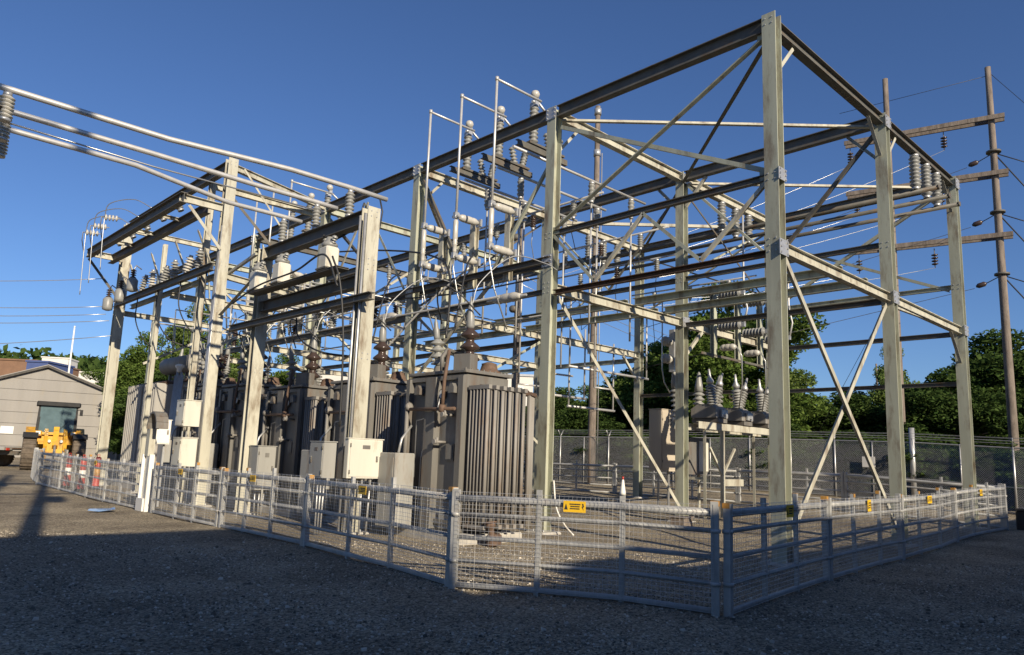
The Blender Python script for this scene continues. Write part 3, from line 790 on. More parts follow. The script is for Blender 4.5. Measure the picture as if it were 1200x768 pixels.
# disconnect switches on the posts of bay two: rod + two cigar insulators each
def cigar(mb, a, b, r, n=14):
    a = Vector(a); b = Vector(b); L = (b - a).length
    mb.lathe([(r * .45, 0), (r * .6, L * .06), (r * .95, L * .18), (r, L * .3), (r * .92, L * .34), (r * .92, L * .37), (r, L * .42), (r, L * .62), (r * .92, L * .66), (r * .92, L * .70), (r, L * .75), (r * .9, L * .88), (r * .55, L)], a, b - a, n)
def post_switch(label, loc, group):
    t = thing('disconnect_switch', label, 'switch', loc, 0, group)
    for z in (1.55, .45):
        b = MB(); cigar(b, (-.13, 0, z), (-.80, 0, z), .105); b.build('insulator', M['white_porc'], t)
        b = MB(); b.box((-.09, 0, z), (.06, .2, .2)); b.build('bracket', M['galv'], t)
        b = MB(); b.box((-.9, 0, z + .02), (.14, .10, .16)); b.tube((-.9, -.12, z), (-.9, .12, z), .045, 8); b.build('clamp', M['galv'], t)
    b = MB(); b.lathe([(.05, .55), (.055, .6), (.055, .75), (.075, .78), (.055, .81), (.075, .84), (.055, .87), (.07, .92), (.07, 1.4), (.05, 1.45)], (-.9, 0, 0), (0, 0, 1), 12); b.build('fuse_tube', M['white_porc'], t)
    b = MB(); b.path([(-.9, 0, 1.6), (-.9, 0, 4.95)], .034, 8); b.path([(-.9, 0, 4.94), (.75, 0, 4.94)], .034, 8); b.lathe([(.05, 0), (.05, .1)], (-.9, 0, 4.9), (0, 0, 1), 8); b.build('riser_rod', M['alu'], t)
    b = MB(); b.path([(-.9, 0, .42), (-.95, -.05, .1), (-.8, -.1, -.6), (-.5, -.3, -1.6)], .02, 6); b.build('lead', M['wire'], t)
    return t
for k, u in enumerate((7.32, 8.72, 10.1)):
    post_switch('fused disconnect switch with tall white riser rod, %s of three on the cream posts' % ('rightmost', 'middle', 'leftmost')[k], P(u - .28, 0, 6.4), 'riser-rod disconnect switches')
# roof mounted air switch heads
def roof_switch(label, loc):
    t = thing('air_switch', label, 'switch', loc, 0, 'roof-mounted air switches')
    b = MB(); b.lathe(sheds(1.06, .085, .135, 9), (.75, 0, -.34), (0, 0, 1), 14); b.build('shed_stack', M['porc'], t)
    b = MB(); b.box((.75, 0, .78), (.14, .22, .12)); b.tube((.62, -.05, .82), (1.0, .05, .92), .04, 8); b.box((.86, .06, .98), (.12, .1, .14)); b.build('jaw', M['galv'], t)
    b = MB(); b.lathe([(.03, 0), (.1, .05), (.13, .13), (.10, .21), (.03, .25)], (.82, .05, 1.0), (0, 0, 1), 12); b.build('corona_bulb', M['white_porc'], t)
    b = MB(); b.path([(.9, 0, .9), (1.25, .02, .72), (1.6, .05, .62)], .035, 8); b.build('blade', M['galv'], t)
    for x in (1.45, 1.75):
        b = MB(); b.lathe(sheds(.5, .06, .11, 5), (x, .05, -.33), Vector((-.3 if x < 1.6 else .25, 0, 1)), 12); b.build('shed_stack', M['porc'], t)
    b = MB(); b.box((1.25, 0, -.37), (1.4, .16, .06)); b.build('mounting_channel', M['dark'], t)
    return t
for k, u in enumerate((7.3, 8.7, 10.1)):
    roof_switch('air switch with pale bulb on the roof of bay two, %s of three' % ('rightmost', 'middle', 'leftmost')[k], P(u, 0, 10.55))
for k, u in enumerate((18.3, 19.7, 21.1)):
    mb = MB(); mb.prism(P(u, 0, 5.8), P(u, 0, 8.02), isec(.2, .16, .012, .014), (1, 0, 0)); mb.build('switch_post', M['cream'], fr)
    post_switch('riser-rod disconnect switch above the left transformers, %s of three' % ('rightmost', 'middle', 'leftmost')[k], P(u - .28, 0, 6.4), 'riser-rod disconnect switches, left bay')
    roof_switch('air switch on the roof of the left bay, %s of three' % ('rightmost', 'middle', 'leftmost')[k], P(u, 0, 10.55))
# thin conductor tubes crossing above the transformers
ordn = ['first', 'second', 'third', 'fourth', 'fifth', 'sixth', 'seventh', 'eighth', 'ninth', 'tenth', 'eleventh', 'twelfth']
for k in range(12):
    u = 12.3 + 1.28 * k; z = 6.35 + .22 * (k % 3); v0 = -2.9 + .5 * (k % 2)
    mb = MB(); mb.tube(P(u, v0, z), P(u, 5.3, z), .024, 8); mb.tube(P(u, v0, z), P(u, v0 + .02, z - .9 - .3 * (k % 3)), .02, 6); mb.tube(P(u, 3.1, z), P(u, 3.1, z + 1.9), .02, 6)
    tag(mb.build('conductor_tube', M['alu' if k % 2 else 'galv']), 'thin conductor tube crossing above the transformers, %s from the right' % ordn[k], 'pipe', 'thin conductor tubes above the transformers')
    post_insulator('small insulator at the front end of the conductor tubes, %s from the right' % ordn[k], P(u, .9, z - .52), .5, .05, .1, 5, ('porc', 'brown_porc')[k % 2], 'small insulators under the conductor tubes')
for k, (v, z, u0, u1) in enumerate(((-1.3, 5.4, 6.2, 23.5), (-.7, 6.0, 11.6, 27.0), (1.5, 5.55, 5.9, 22.4), (2.6, 7.3, 11.5, 27.5), (4.2, 8.4, 11.5, 22.5))):
    mb = MB(); mb.tube(P(u0, v, z), P(u1, v, z), .026, 8)
    tag(mb.build('conductor_tube', M['galv']), 'long thin conductor running the length of the frame, %s from the front' % ordn[k], 'pipe', 'long thin conductors')
for k, (v, z, u0, u1) in enumerate(((5.3, 8.7, 6.0, 11.2), (6.2, 8.1, 6.0, 11.3), (2.2, 8.9, 6.0, 11.3), (10.4, 8.2, 5.9, 11.2))):
    mb = MB(); mb.tube(P(u0, v, z), P(u1, v, z), .03, 8)
    tag(mb.build('conductor_tube', M['galv' if k % 2 else 'alu']), 'thin conductor tube in the %s, %s one from the front' % ('second bay' if u0 > 5 else 'right rear bay', ordn[k % 3] if k < 3 else 'rearmost'), 'pipe', 'thin conductors of the near bays')
    for q in range(3):
        u = u0 + (u1 - u0) * (.2 + .3 * q)
        post_insulator('small insulator under a thin conductor of the %s, number %s' % ('second bay' if u0 > 5 else 'right rear bay', ordn[(k * 3 + q) % 12]), P(u, v, z - .03), .5, .055, .1, 5, ('porc', 'brown_porc')[q % 2], 'small insulators of the near bays', (0, 0, -1), 'hanging_insulator')
        mb = MB(); mb.path([P(u, v, z - .5), P(u + .1, v + .05, z - .9), P(u + .25, v + .4, z - 1.3 - .3 * q), P(u + .2, v + .9, z - 1.1 - .2 * q)], .013, 6)
        tag(mb.build('jumper_cable', M['wire' if q % 2 else 'cable']), 'drooping jumper below a thin conductor of the %s, number %s' % ('second bay' if u0 > 5 else 'right rear bay', ordn[(k * 3 + q) % 12]), 'cable', 'jumpers of the near bays')
for k, (a, b_) in enumerate([(P(5.9, 11.18, 9.9), P(11.2, 11.18, 7.6)), (P(11.2, 11.18, 9.9), P(5.9, 11.18, 7.6)), (P(5.84, 5.9, 7.3), P(5.84, 11.0, 9.9)), (P(5.84, 5.9, 9.9), P(5.84, 11.0, 7.3)), (P(11.46, 5.9, 6.1), P(11.46, 11.0, 9.9)), (P(6.0, 5.74, 9.8), P(8.6, 5.74, 7.2)), (P(11.2, 5.74, 9.8), P(8.6, 5.74, 7.2)), (P(11.46, .3, 6.1), P(11.46, 5.4, 9.9))]):
    brace(fr, a, b_, .055, ('sage', 'dark')[k % 2], (1, 0, 0) if k in (0, 1, 5, 6) else (0, 1, 0))
# switches in the right rear bay, insulators pointing toward the nearest column
def rear_switch(label, loc, mt):
    t = thing('disconnect_switch', label, 'switch', loc, 0, 'switches on the rear cream beam')
    for z in (1.7, .72):
        b = MB(); b.lathe(sheds(.75, .08, .15, 7), (0, -.12, z), (0, -1, 0), 14); b.build('shed_stack', M[mt], t)
        b = MB(); b.box((0, -.92, z), (.1, .12, .14)); b.build('clamp', M['galv'], t)
    b = MB(); b.path([(0, -.95, .72), (.02, -1.05, 1.2), (0, -.95, 1.7), (0, -.95, 4.1)], .03, 8); b.build('riser_rod', M['alu'], t)
    b = MB(); cigar(b, (.08, -.1, .08), (.08, -.62, .08), .105); b.build('insulator', M['white_porc'], t)
    b = MB(); b.path([(.08, -.66, .08), (.1, -.8, -.2), (.3, -.7, -1.0), (.8, -.3, -1.7)], .02, 6); b.build('lead', M['wire'], t)
    return t
for k, v in enumerate((7.2, 8.65, 10.1)):
    rear_switch('ribbed disconnect switch on the rear cream beam, %s of three' % ('leftmost', 'middle', 'rightmost')[k], P(5.58, v, 5.15), 'porc')
def spool_switch(label, loc):
    t = thing('insulator_pair', label, 'insulator', loc, 0, None)
    for z in (.35, -.18):
        for x in (0, .17):
            b = MB(); b.lathe([(.06, 0), (.14, .03), (.15, .08), (.12, .13), (.05, .15)], (-x, 0, z), (-1, 0, 0), 14); b.build('shed', M['white_porc'], t)
        b = MB(); b.tube((.1, 0, z), (-.4, 0, z), .03, 8); b.build('pin', M['galv'], t)
    b = MB(); b.path([(-.4, 0, 1.6), (-.4, 0, -.5), (-.3, 0, -.9), (0, 0, -1.2)], .02, 6); b.build('lead', M['wire'], t)
    b = MB(); b.box((.14, 0, .1), (.1, .18, 1.3)); b.build('back_plate', M['galv'], t)
spool_switch('pair of white spool insulators left of the second-row column under the cream beam', P(6.5, 6.1, 5.0))

# jumpers and cables
def cable(label, pts, r=.018, mt='cable', name='cable', sag=0.0, n=10, group='jumper cables among the steelwork'):
    pts = [Vector(q) for q in pts]; out = []
    # catmull-rom
    q = [pts[0] * 2 - pts[1]] + pts + [pts[-1] * 2 - pts[-2]]
    for i in range(1, len(q) - 2):
        for k in range(n):
            t = k / n; a, b, c, d = q[i - 1], q[i], q[i + 1], q[i + 2]
            p_ = .5 * ((2 * b) + (c - a) * t + (2 * a - 5 * b + 4 * c - d) * t * t + (3 * b - a - 3 * c + d) * t ** 3)
            p_ = p_ - Vector((0, 0, sag * 4 * ((i - 1 + t) / (len(pts) - 1)) * (1 - (i - 1 + t) / (len(pts) - 1))))
            out.append(p_)
    out.append(pts[-1])
    mb = MB(); mb.path(out, r, 6)
    return tag(mb.build(name, M[mt]), label, 'cable', group)

# =================================================================== TRANSFORMERS
def bushing(parent, c, h=1.35, mt='brown_porc', lean=(0, 0), r=.2, n=3):
    ax = Vector((lean[0], lean[1], 1)).normalized(); c = Vector(c)
    b = MB(); b.lathe([(r * .95, 0), (r * .95, .06), (r * .7, .10), (r * .55, .2)], c, ax, 14); o = b.build('bushing', M['tank'], parent)
    b = MB(); b.lathe(sheds(h * .5, r * .42, r, n), c + ax * .2, ax, 16); b.build('shed_stack', M[mt], o)
    b = MB(); b.lathe([(r * .36, 0), (r * .42, .05), (r * .40, h * .18), (r * .28, h * .24), (r * .28, h * .30), (r * .12, h * .38), (r * .08, h * .46)], c + ax * (.2 + h * .5), ax, 12); b.build('cap', M['porc'], o)
    return o
def transformer(label, loc, seed):
    """tank 1.95 deep (Y) x 1.3 wide (X) x 3.3 high, near-left corner at origin"""
    rd = random.Random(seed)
    t = thing('transformer', label, 'transformer', loc, 0, 'grey single-phase transformers in a row')
    b = MB(); b.cbox((.65, .95, .06), (1.7, 2.5, .22), .03); b.build('concrete_pad', M['concrete'], t)
    b = MB(); b.cbox((.68, .99, 1.78), (1.24, 1.86, 3.2), .05)
    b.build('tank', M['tank'], t)
    b = MB(); b.cbox((.68, .99, 3.41), (1.36, 1.98, .07), .03)
    for k in range(9): b.tube((.02 + .165 * k, .02, 3.37), (.02 + .165 * k, .02, 3.47), .018, 6)
    ld = b.build('lid', M['tank'], t)
    # front (-X) face ribs and panels
    for y, w, d in ((.10, .16, .10), (1.0, .34, .16), (1.86, .12, .12)):
        b = MB(); b.box((.06 - d / 2, y, 1.75), (d, w, 3.1)); b.build('stiffener', M['tank'], t)
    b = MB(); b.box((.045, .52, .42), (.02, .35, .4)); b.build('name_plate', M['greybox'], t)
    b = MB(); b.box((.04, .42, 1.75), (.05, .26, .34)); b.box((.01, .42, 1.75), (.02, .2, .28)); b.build('gauge_box', M['tank'], t)
    for y, z in ((.62, 1.95), (.40, 2.5)):
        b = MB(); b.tube((.06, y, z), (-.22, y, z), .03, 8); b.tube((-.2, y, z), (-.25, y, z), .055, 10); b.tube((-.16, y, z - .05), (-.16, y, z + .09), .03, 8); b.build('valve', M['fin'], t)
    b = MB(); b.path([(-.14, .12, 2.62), (-.16, .6, 2.62), (-.16, 1.75, 2.64)], .036, 8); b.path([(-.16, .5, 2.62), (-.14, .5, 3.2), (-.05, .5, 3.85)], .038, 8)
    b.lathe([(.05, 0), (.08, .02), (.08, .14), (.05, .16)], (-.16, .5, 2.55), (0, 0, 1), 10)
    b.build('oil_pipe', M['rust'], t)
    b = MB(); b.path([(-.15, 1.72, 2.7), (-.15, 1.72, 1.5)], .045, 8); b.lathe([(.04, 0), (.09, .02), (.09, .1), (.04, .12)], (-.15, 1.72, 2.68), (0, -1, .2), 12); b.build('breather_pipe', M['fin'], t)
    b = MB(); b.lathe([(.11, 0), (.11, .05), (.09, .055)], (.05, .74, 2.95), (-1, 0, 0), 16); dg = b.build('dial_gauge', M['dark'], t)
    b = MB(); b.lathe([(.085, .056), (.085, .06)], (.05, .74, 2.95), (-1, 0, 0), 16); b.build('dial_face', M['white'], dg)
    for y in (.3, 1.45):
        b = MB(); b.prism((.03, y, 3.05), (-.12, y, 3.05), [(-.09, -.1), (.09, -.1), (.09, .02), (.03, .1), (-.03, .1), (-.09, .02)], (0, 0, 1)); b.build('lifting_lug', M['tank'], t)
    for z in (.35, 3.28):
        b = MB(); b.box((.03, .99, z), (.06, 1.9, .09)); b.build('flange_band', M['tank'], t)
    b = MB(); b.path([(-.03, 1.3, .3), (-.03, 1.3, 1.6), (-.03, 1.2, 1.9), (-.03, 1.2, 3.2)], .02, 6); b.build('conduit', M['galv'], t)
    b = MB(); b.path([(-.03, 1.52, 1.2), (-.03, 1.52, 2.4), (-.03, .85, 2.5), (-.03, .76, 2.85)], .015, 6); b.build('conduit', M['galv'], t)
    # radiator bank on the -Y face
    b = MB(); b.tube((.15, -.30, 3.05), (1.5, -.30, 3.05), .07, 10); b.tube((.15, -.30, .33), (1.5, -.30, .33), .07, 10)
    for x in (.4, 1.0):
        for z in (3.05, .33): b.tube((x, -.3, z), (x, .08, z), .06, 8)
    b.build('radiator_header', M['rust'], t)
    for k in range(6):
        x = .14 + .2 * k
        b = MB()
        for q in range(6):
            y = -.06 - .1 * q; r_ = .034
            b.prism((x, y, .34), (x, y, 3.05), [(r_ * 1.25 * math.cos(a), r_ * .8 * math.sin(a)) for a in [math.pi * 2 * i_ / 8 for i_ in range(8)]], (0, 1, 0), True)
        b.prism((x, .0, 3.06), (x, -.62, 3.06), rect(.085, .08), (0, 0, 1)); b.prism((x, .0, .33), (x, -.62, .33), rect(.085, .08), (0, 0, 1))
        b.build('radiator_element', M['fin'], t)
    for k in range(12):
        x = 1.32 + .032 * k
        b = MB(); b.prism((x, -.52 + .02 * k, .3), (x, -.52 + .02 * k, 2.98), [(.017 * math.cos(a), .05 * math.sin(a)) for a in [math.pi * 2 * i_ / 8 for i_ in range(8)]], (0, 1, 0), True); b.build('radiator_fin', M['fin'], t)
    b = MB(); b.prism((1.3, -.52, 3.02), (1.7, -.29, 3.02), rect(.14, .07), (0, 0, 1)); b.build('radiator_header', M['rust'], t)
    # top: bushings, manhole, conservator
    bushing(t, (.62, .62, 3.44), 1.55, 'brown_porc', (-.02, 0), .22)
    bushing(t, (.5, 1.5, 3.44), 1.2, 'porc', (-.1, .05), .17, 4)
    bushing(t, (1.12, 1.25, 3.44), 1.0, 'porc', (.12, .1), .13, 6)
    b = MB(); b.lathe([(.26, 0), (.26, .05), (.2, .07), (.16, .2), (.17, .22), (.06, .26)], (.95, .35, 3.44), (0, 0, 1), 16); b.build('manhole', M['rust'], t)
    b = MB(); b.box((.2, .25, 3.6), (.3, .4, .34), .3); b.build('terminal_box', M['tank'], t)
    b = MB(); b.path([(.15, .95, 3.45), (.12, .95, 3.75), (.3, 1.0, 3.95), (.7, 1.1, 3.9)], .05, 8); b.build('relief_pipe', M['tank'], t)
    b = MB(); b.cbox((-.42, 1.62, .95), (.5, .62, 1.5), .02)
    cb = b.build('control_cabinet', M['greybox'], t)
    b = MB(); b.box((-.68, 1.62, .95), (.012, .5, 1.3)); b.tube((-.70, 1.8, .9), (-.70, 1.8, 1.05), .015, 6); b.build('door', M['greybox'], cb)
    b = MB(); b.path([(-.4, 1.6, 1.7), (-.3, 1.65, 2.0), (-.02, 1.7, 2.3)], .03, 6); b.build('conduit', M['galv'], t)
    return t
t1 = transformer('nearest grey transformer, right end of the row, with sunlit vertical radiators', P(5.15, -3.1, .0), 1)
TL = ['second grey transformer from the right, behind the right portal leg', 'third grey transformer from the right, between the portal legs', 'fourth grey transformer from the right, just left of the left portal leg', 'fifth grey transformer from the right, behind the cream column with meter boxes']
for k, (u, sc) in enumerate(((8.5, 1), (11.9, 1), (15.2, 1.06), (18.4, 1.1))):
    again(t1, P(u, -3.1, gz(u, -3)), TL[k], 0, (1, 1, sc))

def ribbed_transformer(label, loc):
    t = thing('transformer', label, 'transformer', loc, 0, None)
    b = MB(); b.cbox((1.5, 2.4, .1), (3.6, 5.4, .3), .04); b.build('concrete_pad', M['concrete'], t)
    b = MB(); b.cbox((1.9, 2.3, 2.2), (1.9, 4.2, 3.7), .06); b.build('tank', M['tank'], t)
    b = MB(); b.cbox((1.9, 2.3, 4.09), (2.05, 4.35, .08), .03); b.build('lid', M['rust'], t)
    # corrugated radiators on the -X side, two blocks with a gap
    for y0, y1 in ((1.3, 2.75), (2.9, 4.6)):
        n = int((y1 - y0) / .19)
        for k in range(n):
            y = y0 + (k + .5) * (y1 - y0) / n
            b = MB(); b.cbox((.42, y, 2.15), (.72, .085, 3.55), .03); b.build('radiator_fin', M['sunlit_fin'], t)
        b = MB(); b.tube((.45, y0, 3.98), (.45, y1, 3.98), .07, 8); b.tube((.45, y0, .34), (.45, y1, .34), .07, 8)
        for y in (y0 + .2, y1 - .2):
            b.tube((.45, y, 3.98), (1.0, y, 3.98), .06, 8)
        b.build('radiator_header', M['rust'], t)
    for k in range(7):
        b = MB(); b.path([(.55, .1 + .13 * k, .4), (.5, .12 + .13 * k, 2.2), (.55, .1 + .13 * k, 4.2 + .1 * (k % 3))], .028, 6); b.build('conduit', M['galv'], t)
    for k in range(3):
        bushing(t, (1.5 + .5 * (k % 2), .9 + 1.3 * k, 4.1), 1.5, 'porc', (-.1 + .1 * k, 0), .2, 5)
        bushing(t, (2.4, 1.1 + 1.1 * k, 4.1), 1.9, 'brown_porc', (.1, 0), .2, 6)
    b = MB(); b.lathe([(.02, 0), (.3, .02), (.34, .1), (.34, 2.6), (.3, 2.7), (.02, 2.72)], (1.1, .8, 4.75), (0, 1, 0), 18); b.build('conservator', M['fin'], t)
    b = MB(); b.box((1.1, 1.3, 4.3), (.1, .1, .5)); b.box((1.1, 3.0, 4.3), (.1, .1, .5)); b.build('conservator_leg', M['tank'], t)
    b = MB(); b.lathe([(.05, 0), (.09, .04), (.09, .12), (.16, .2), (.16, .26), (.06, .3)], (.5, .4, 4.3), (0, 0, 1), 12); b.build('breather', M['white'], t)
    return t
ribbed_transformer('large transformer with ribbed radiators coloured pale as if sunlit, leftmost of the row', P(21.4, -3.3, gz(23, -3)))

# cabinets and meter boxes
def cabinet(name, label, cen, dim, mt, legs=None, rz=0.0, door=(0, -1)):
    u, v, z = cen
    g = gz(u, v)
    t = thing(name, label, 'cabinet', P(u, v, g), rz)
    h = z - g
    b = MB(); b.cbox((0, 0, h), dim, .015); bd = b.build('body', M[mt], t)
    dx, dy, dz = dim
    b = MB()
    if door[1]: b.box((0, -dy / 2 - .008, h), (dx * .9, .014, dz * .92)); b.tube((dx * .32, -dy / 2 - .02, h - .05), (dx * .32, -dy / 2 - .02, h + .07), .014, 6)
    if door[0]: b.box((-dx / 2 - .008, 0, h), (.014, dy * .9, dz * .92)); b.tube((-dx / 2 - .02, dy * .32, h - .05), (-dx / 2 - .02, dy * .32, h + .07), .014, 6)
    b.build('door', M[mt], bd)
    for zz in (-.34, .34):
        b = MB()
        if door[1]: b.tube((-dx * .45, -dy / 2 - .018, h + zz * dz - .04), (-dx * .45, -dy / 2 - .018, h + zz * dz + .04), .012, 6)
        else: b.tube((-dx / 2 - .018, -dy * .45, h + zz * dz - .04), (-dx / 2 - .018, -dy * .45, h + zz * dz + .04), .012, 6)
        b.build('hinge', M['dark'], bd)
    b = MB()
    if door[1]: b.box((0, -dy / 2 - .017, h + dz * .3), (dx * .22, .004, dz * .1))
    else: b.box((-dx / 2 - .017, 0, h + dz * .3), (.004, dy * .22, dz * .1))
    b.build('label_plate', M['tank'], bd)
    b = MB()
    if door[1]: b.box((dx * .32, -dy / 2 - .022, h), (.04, .02, .12))
    else: b.box((-dx / 2 - .022, dy * .32, h), (.02, .04, .12))
    b.build('latch', M['dark'], bd)
    b = MB(); b.box((0, 0, h + dz / 2 + .012), (dx * 1.05, dy * 1.05, .02)); b.build('rain_hood', M[mt], bd)
    if legs:
        for a in (-1, 1):
            b = MB(); b.box((a * dx * .3, 0, (h - dz / 2) / 2), (.05, .05, h - dz / 2)); b.build('leg', M['galv'], t)
    else:
        for a in (-.5, 0, .5):
            b = MB(); b.path([(a * dx * .5, 0, h - dz / 2), (a * dx * .4, 0, .02)], .022, 6); b.build('conduit', M['galv'], t)
    return t
cabinet('cabinet', 'big flat cream cabinet fixed to the right portal leg', (7.12, -4.12, 1.55), (.84, .16, .80), 'box')
cabinet('cabinet', 'grey cabinet with open front left of the big flat cream cabinet', (7.5, -4.85, 1.5), (.30, .55, .72), 'greybox', door=(-1, 0))
cabinet('meter_box', 'upper pale meter box on the left cream column', (15.35, -4.72, 2.6), (.45, .62, .72), 'box', door=(-1, 0))
cabinet('meter_box', 'lower pale meter box below the upper one on the left cream column', (15.35, -4.72, 1.52), (.45, .62, .78), 'box', door=(-1, 0))
cabinet('meter_box', 'white meter box beside the bent white guard post', (15.6, -5.35, 2.05), (.46, .34, .66), 'white', True)
cabinet('tall_cabinet', 'tall tan cabinet left of the recloser rack', (8.1, 8.1, 2.45), (.95, .5, 2.0), 'tanbox', True)
cabinet('cabinet', 'grey box at the foot of the left portal leg', (12.2, -3.9, 1.2), (.5, .5, 1.1), 'greybox', door=(0, -1))

# bent white guard post (cable riser)
t = thing('guard_post', 'white channel-shaped guard post with a bent-over dark hood beside the fence', 'post', P(14.2, -6.05, gz(14.2, -6)))
for y in (-.27, .27):
    b = MB(); b.box((0, y, .72), (.12, .06, 1.44)); b.build('side_flange', M['white'], t)
b = MB(); b.box((.03, 0, .85), (.04, .5, 1.15)); b.build('back_plate', M['galv'], t)
b = MB(); b.box((.0, .02, .17), (.2, .48, .32)); b.build('foot', M['white'], t)
b = MB(); b.box((.05, .1, 1.75), (.16, .24, .7)); b.build('upper_post', M['cream'], t)
b = MB()
for k in range(8):
    a0, a1 = math.pi * k / 8, math.pi * (k + 1) / 8
    b.prism((.06, -.25 + .34 * math.cos(a0), 2.1 + .42 * math.sin(a0)), (.06, -.25 + .34 * math.cos(a1), 2.1 + .42 * math.sin(a1)), rect(.3, .05), (0, 0, 1))
b.build('hood', M['tank'], t)

# =================================================================== RECLOSER RACK
t = thing('recloser_rack', 'cream steel rack holding three grey reclosers in front of the rear fence', 'rack', P(5.8, 8.3, gz(5.8, 8)))
g0 = gz(5.8, 8)
for x in (-2.1, 2.4):
    for y in (-.45, .45):
        b = MB(); b.prism((x, y, 0), (x, y, 2.55), lsec(.09, .09, .012), (1, 0, 0)); b.build('leg', M['cream'], t)
for y in (-.45, .45):
    b = MB(); b.prism((-2.5, y, 2.62), (2.9, y, 2.62), csec(.08, .2), (0, 0, 1)); b.build('rail', M['cream'], t)
for x in (-2.1, 2.4):
    b = MB(); b.prism((x, -.45, 1.1), (x, .45, 1.1), lsec(.08, .08), (0, 0, 1)); b.build('cross_bar', M['cream'], t)
b = MB(); b.prism((-1.2, -.5, 1.0), (-.1, -.5, 1.0), csec(.06, .2), (0, 0, 1)); b.build('cross_bar', M['cream'], t)
b = MB(); b.prism((-1.25, -.5, 0), (-1.25, -.5, 2.5), csec(.1, .1), (0, 1, 0)); b.build('leg', M['cream'], t)
for s_ in (-1, 1):
    b = MB(); b.prism((-1.25, -.5, 1.2), (-1.25 + s_ * .7, -.5, 2.0), lsec(.06, .06), (0, 1, 0)); b.build('brace', M['cream'], t)
rk = t
def recloser(label, loc):
    t = thing('recloser', label, 'recloser', loc, 0, 'reclosers on the rack')
    b = MB()
    b.prism((-.34, 0, .2), (.34, 0, .2), [(-.42, -.18), (.42, -.18), (.42, .08), (.2, .22), (-.2, .22), (-.42, .08)], (0, 0, 1)); b.build('tank', M['fin'], t)
    b = MB(); b.box((0, 0, -.06), (.5, .9, .12)); b.build('base', M['tank'], t)
    for sx in (-1, 1):
        for k in (0,):
            b = MB(); ax = Vector((sx * .32, -.1, 1)).normalized(); c = Vector((sx * .2, -.12 + .1 * sx, .34))
            b.lathe(sheds(.68, .08, .15, 8), c, ax, 14); s_ = b.build('bushing', M['porc'], t)
            b = MB(); b.lathe([(.1, .72), (.11, .8), (.05, .9), (.03, 1.15)], c, ax, 10); b.build('terminal', M['galv'], s_)
    b = MB(); b.box((.05, -.47, .15), (.34, .05, .22)); b.tube((.05, -.5, .1), (.05, -.56, .1), .04, 8); b.build('handle_box', M['galv'], t)
    return t
for k, v in enumerate((7.0, 8.5, 10.0)):
    recloser('grey recloser with two ribbed bushings, %s of three on the rack' % ('leftmost', 'middle', 'rightmost')[k], P(5.7, v, g0 + 2.86))
def arrester(label, loc, rx=0.0):
    t = thing('arrester', label, 'arrester', loc, 0, 'pale surge arresters at the rack')
    ax = Vector((rx, 0, 1)).normalized()
    b = MB(); b.lathe(sheds(.9, .10, .19, 6), (0, 0, 0), ax, 14); b.build('shed_stack', M['porc'], t)
    b = MB(); b.lathe([(.14, .9), (.12, 1.1), (.05, 1.5), (.02, 1.55)], (0, 0, 0), ax, 12); b.build('cap', M['porc'], t)
    b = MB(); b.lathe([(.16, -.12), (.16, .02)], (0, 0, 0), ax, 12); b.build('base_fitting', M['galv'], t)
for k, (u, v, rx) in enumerate(((6.6, 6.7, -.15), (6.7, 8.0, .02), (6.4, 8.5, .2))):
    arrester('pale pointed surge arrester behind the reclosers, %s of three' % ('leftmost', 'middle', 'rightmost')[k], P(u, v, g0 + 2.9), rx)
b = MB(); b.cbox((0, 0, 1.75), (1.1, .5, 1.1), .03)
t = thing('control_cabinet', 'grey control cabinet under the left end of the recloser rack', 'cabinet', P(6.35, 7.1, g0)); b.build('body', M['tank'], t)
b = MB(); b.box((.2, -.26, 1.75), (.5, .014, .9)); b.build('door', M['box'], t)
b = MB(); b.box((-.3, 0, .6), (.06, .06, 1.2)); b.build('leg', M['cream'], t); b = MB(); b.box((.35, 0, .6), (.06, .06, 1.2)); b.build('leg', M['cream'], t)

# =================================================================== GEAR ON THE PORTAL AND LEFT FRAMES
def metering_unit(label, loc):
    t = thing('metering_unit', label, 'transformer', loc, 0, 'metering units on the portal frame')
    b = MB(); b.cbox((0, 0, .36), (.42, .46, .62), .04); b.build('tank', M['box'], t)
    b = MB(); b.lathe([(.2, .67), (.23, .72), (.23, .78), (.12, .86), (.1, .98), (.03, 1.0)], (0, 0, 0), (0, 0, 1), 12); b.build('head', M['porc'], t)
    for s_ in (-1, 1):
        b = MB(); b.lathe(sheds(.3, .05, .09, 4), (0, s_ * .13, .72), Vector((0, s_ * .6, 1)), 10); b.build('bushing', M['porc'], t)
    b = MB(); b.box((0, 0, .02), (.5, .56, .05)); b.build('base', M['dark'], t)
    return t
for k, u in enumerate((8.6, 10.9, 12.2)):
    metering_unit('cream metering unit on the portal middle beam, %s of three' % ('rightmost', 'middle', 'leftmost')[k], P(u, -4.45, 5.77)).scale = (.8, .8, .8)
cable('black cable bundle along the portal platform', [P(7.6, -4.75, 5.2), P(8.2, -4.8, 6.0), P(9.6, -4.75, 5.85), P(11.5, -4.75, 5.78), P(13, -4.75, 5.5)], .024)
cable('second black cable dropping down the right portal leg', [P(8.0, -4.7, 5.95), P(7.75, -4.6, 5.3), P(7.62, -4.5, 4.0), P(7.6, -4.45, 2.2)], .024)
cable('looped jumper between the portal top beam and the right metering unit', [P(8.3, -3.8, 7.5), P(8.5, -3.9, 6.9), P(9.2, -4.2, 6.6), P(9.0, -4.4, 6.7)], .022)
cable('jumper drooping under the portal lower beam', [P(10.4, -4.2, 4.9), P(10.2, -4.2, 4.4), P(9.4, -4.0, 4.0), P(8.6, -3.2, 3.9)], .022)
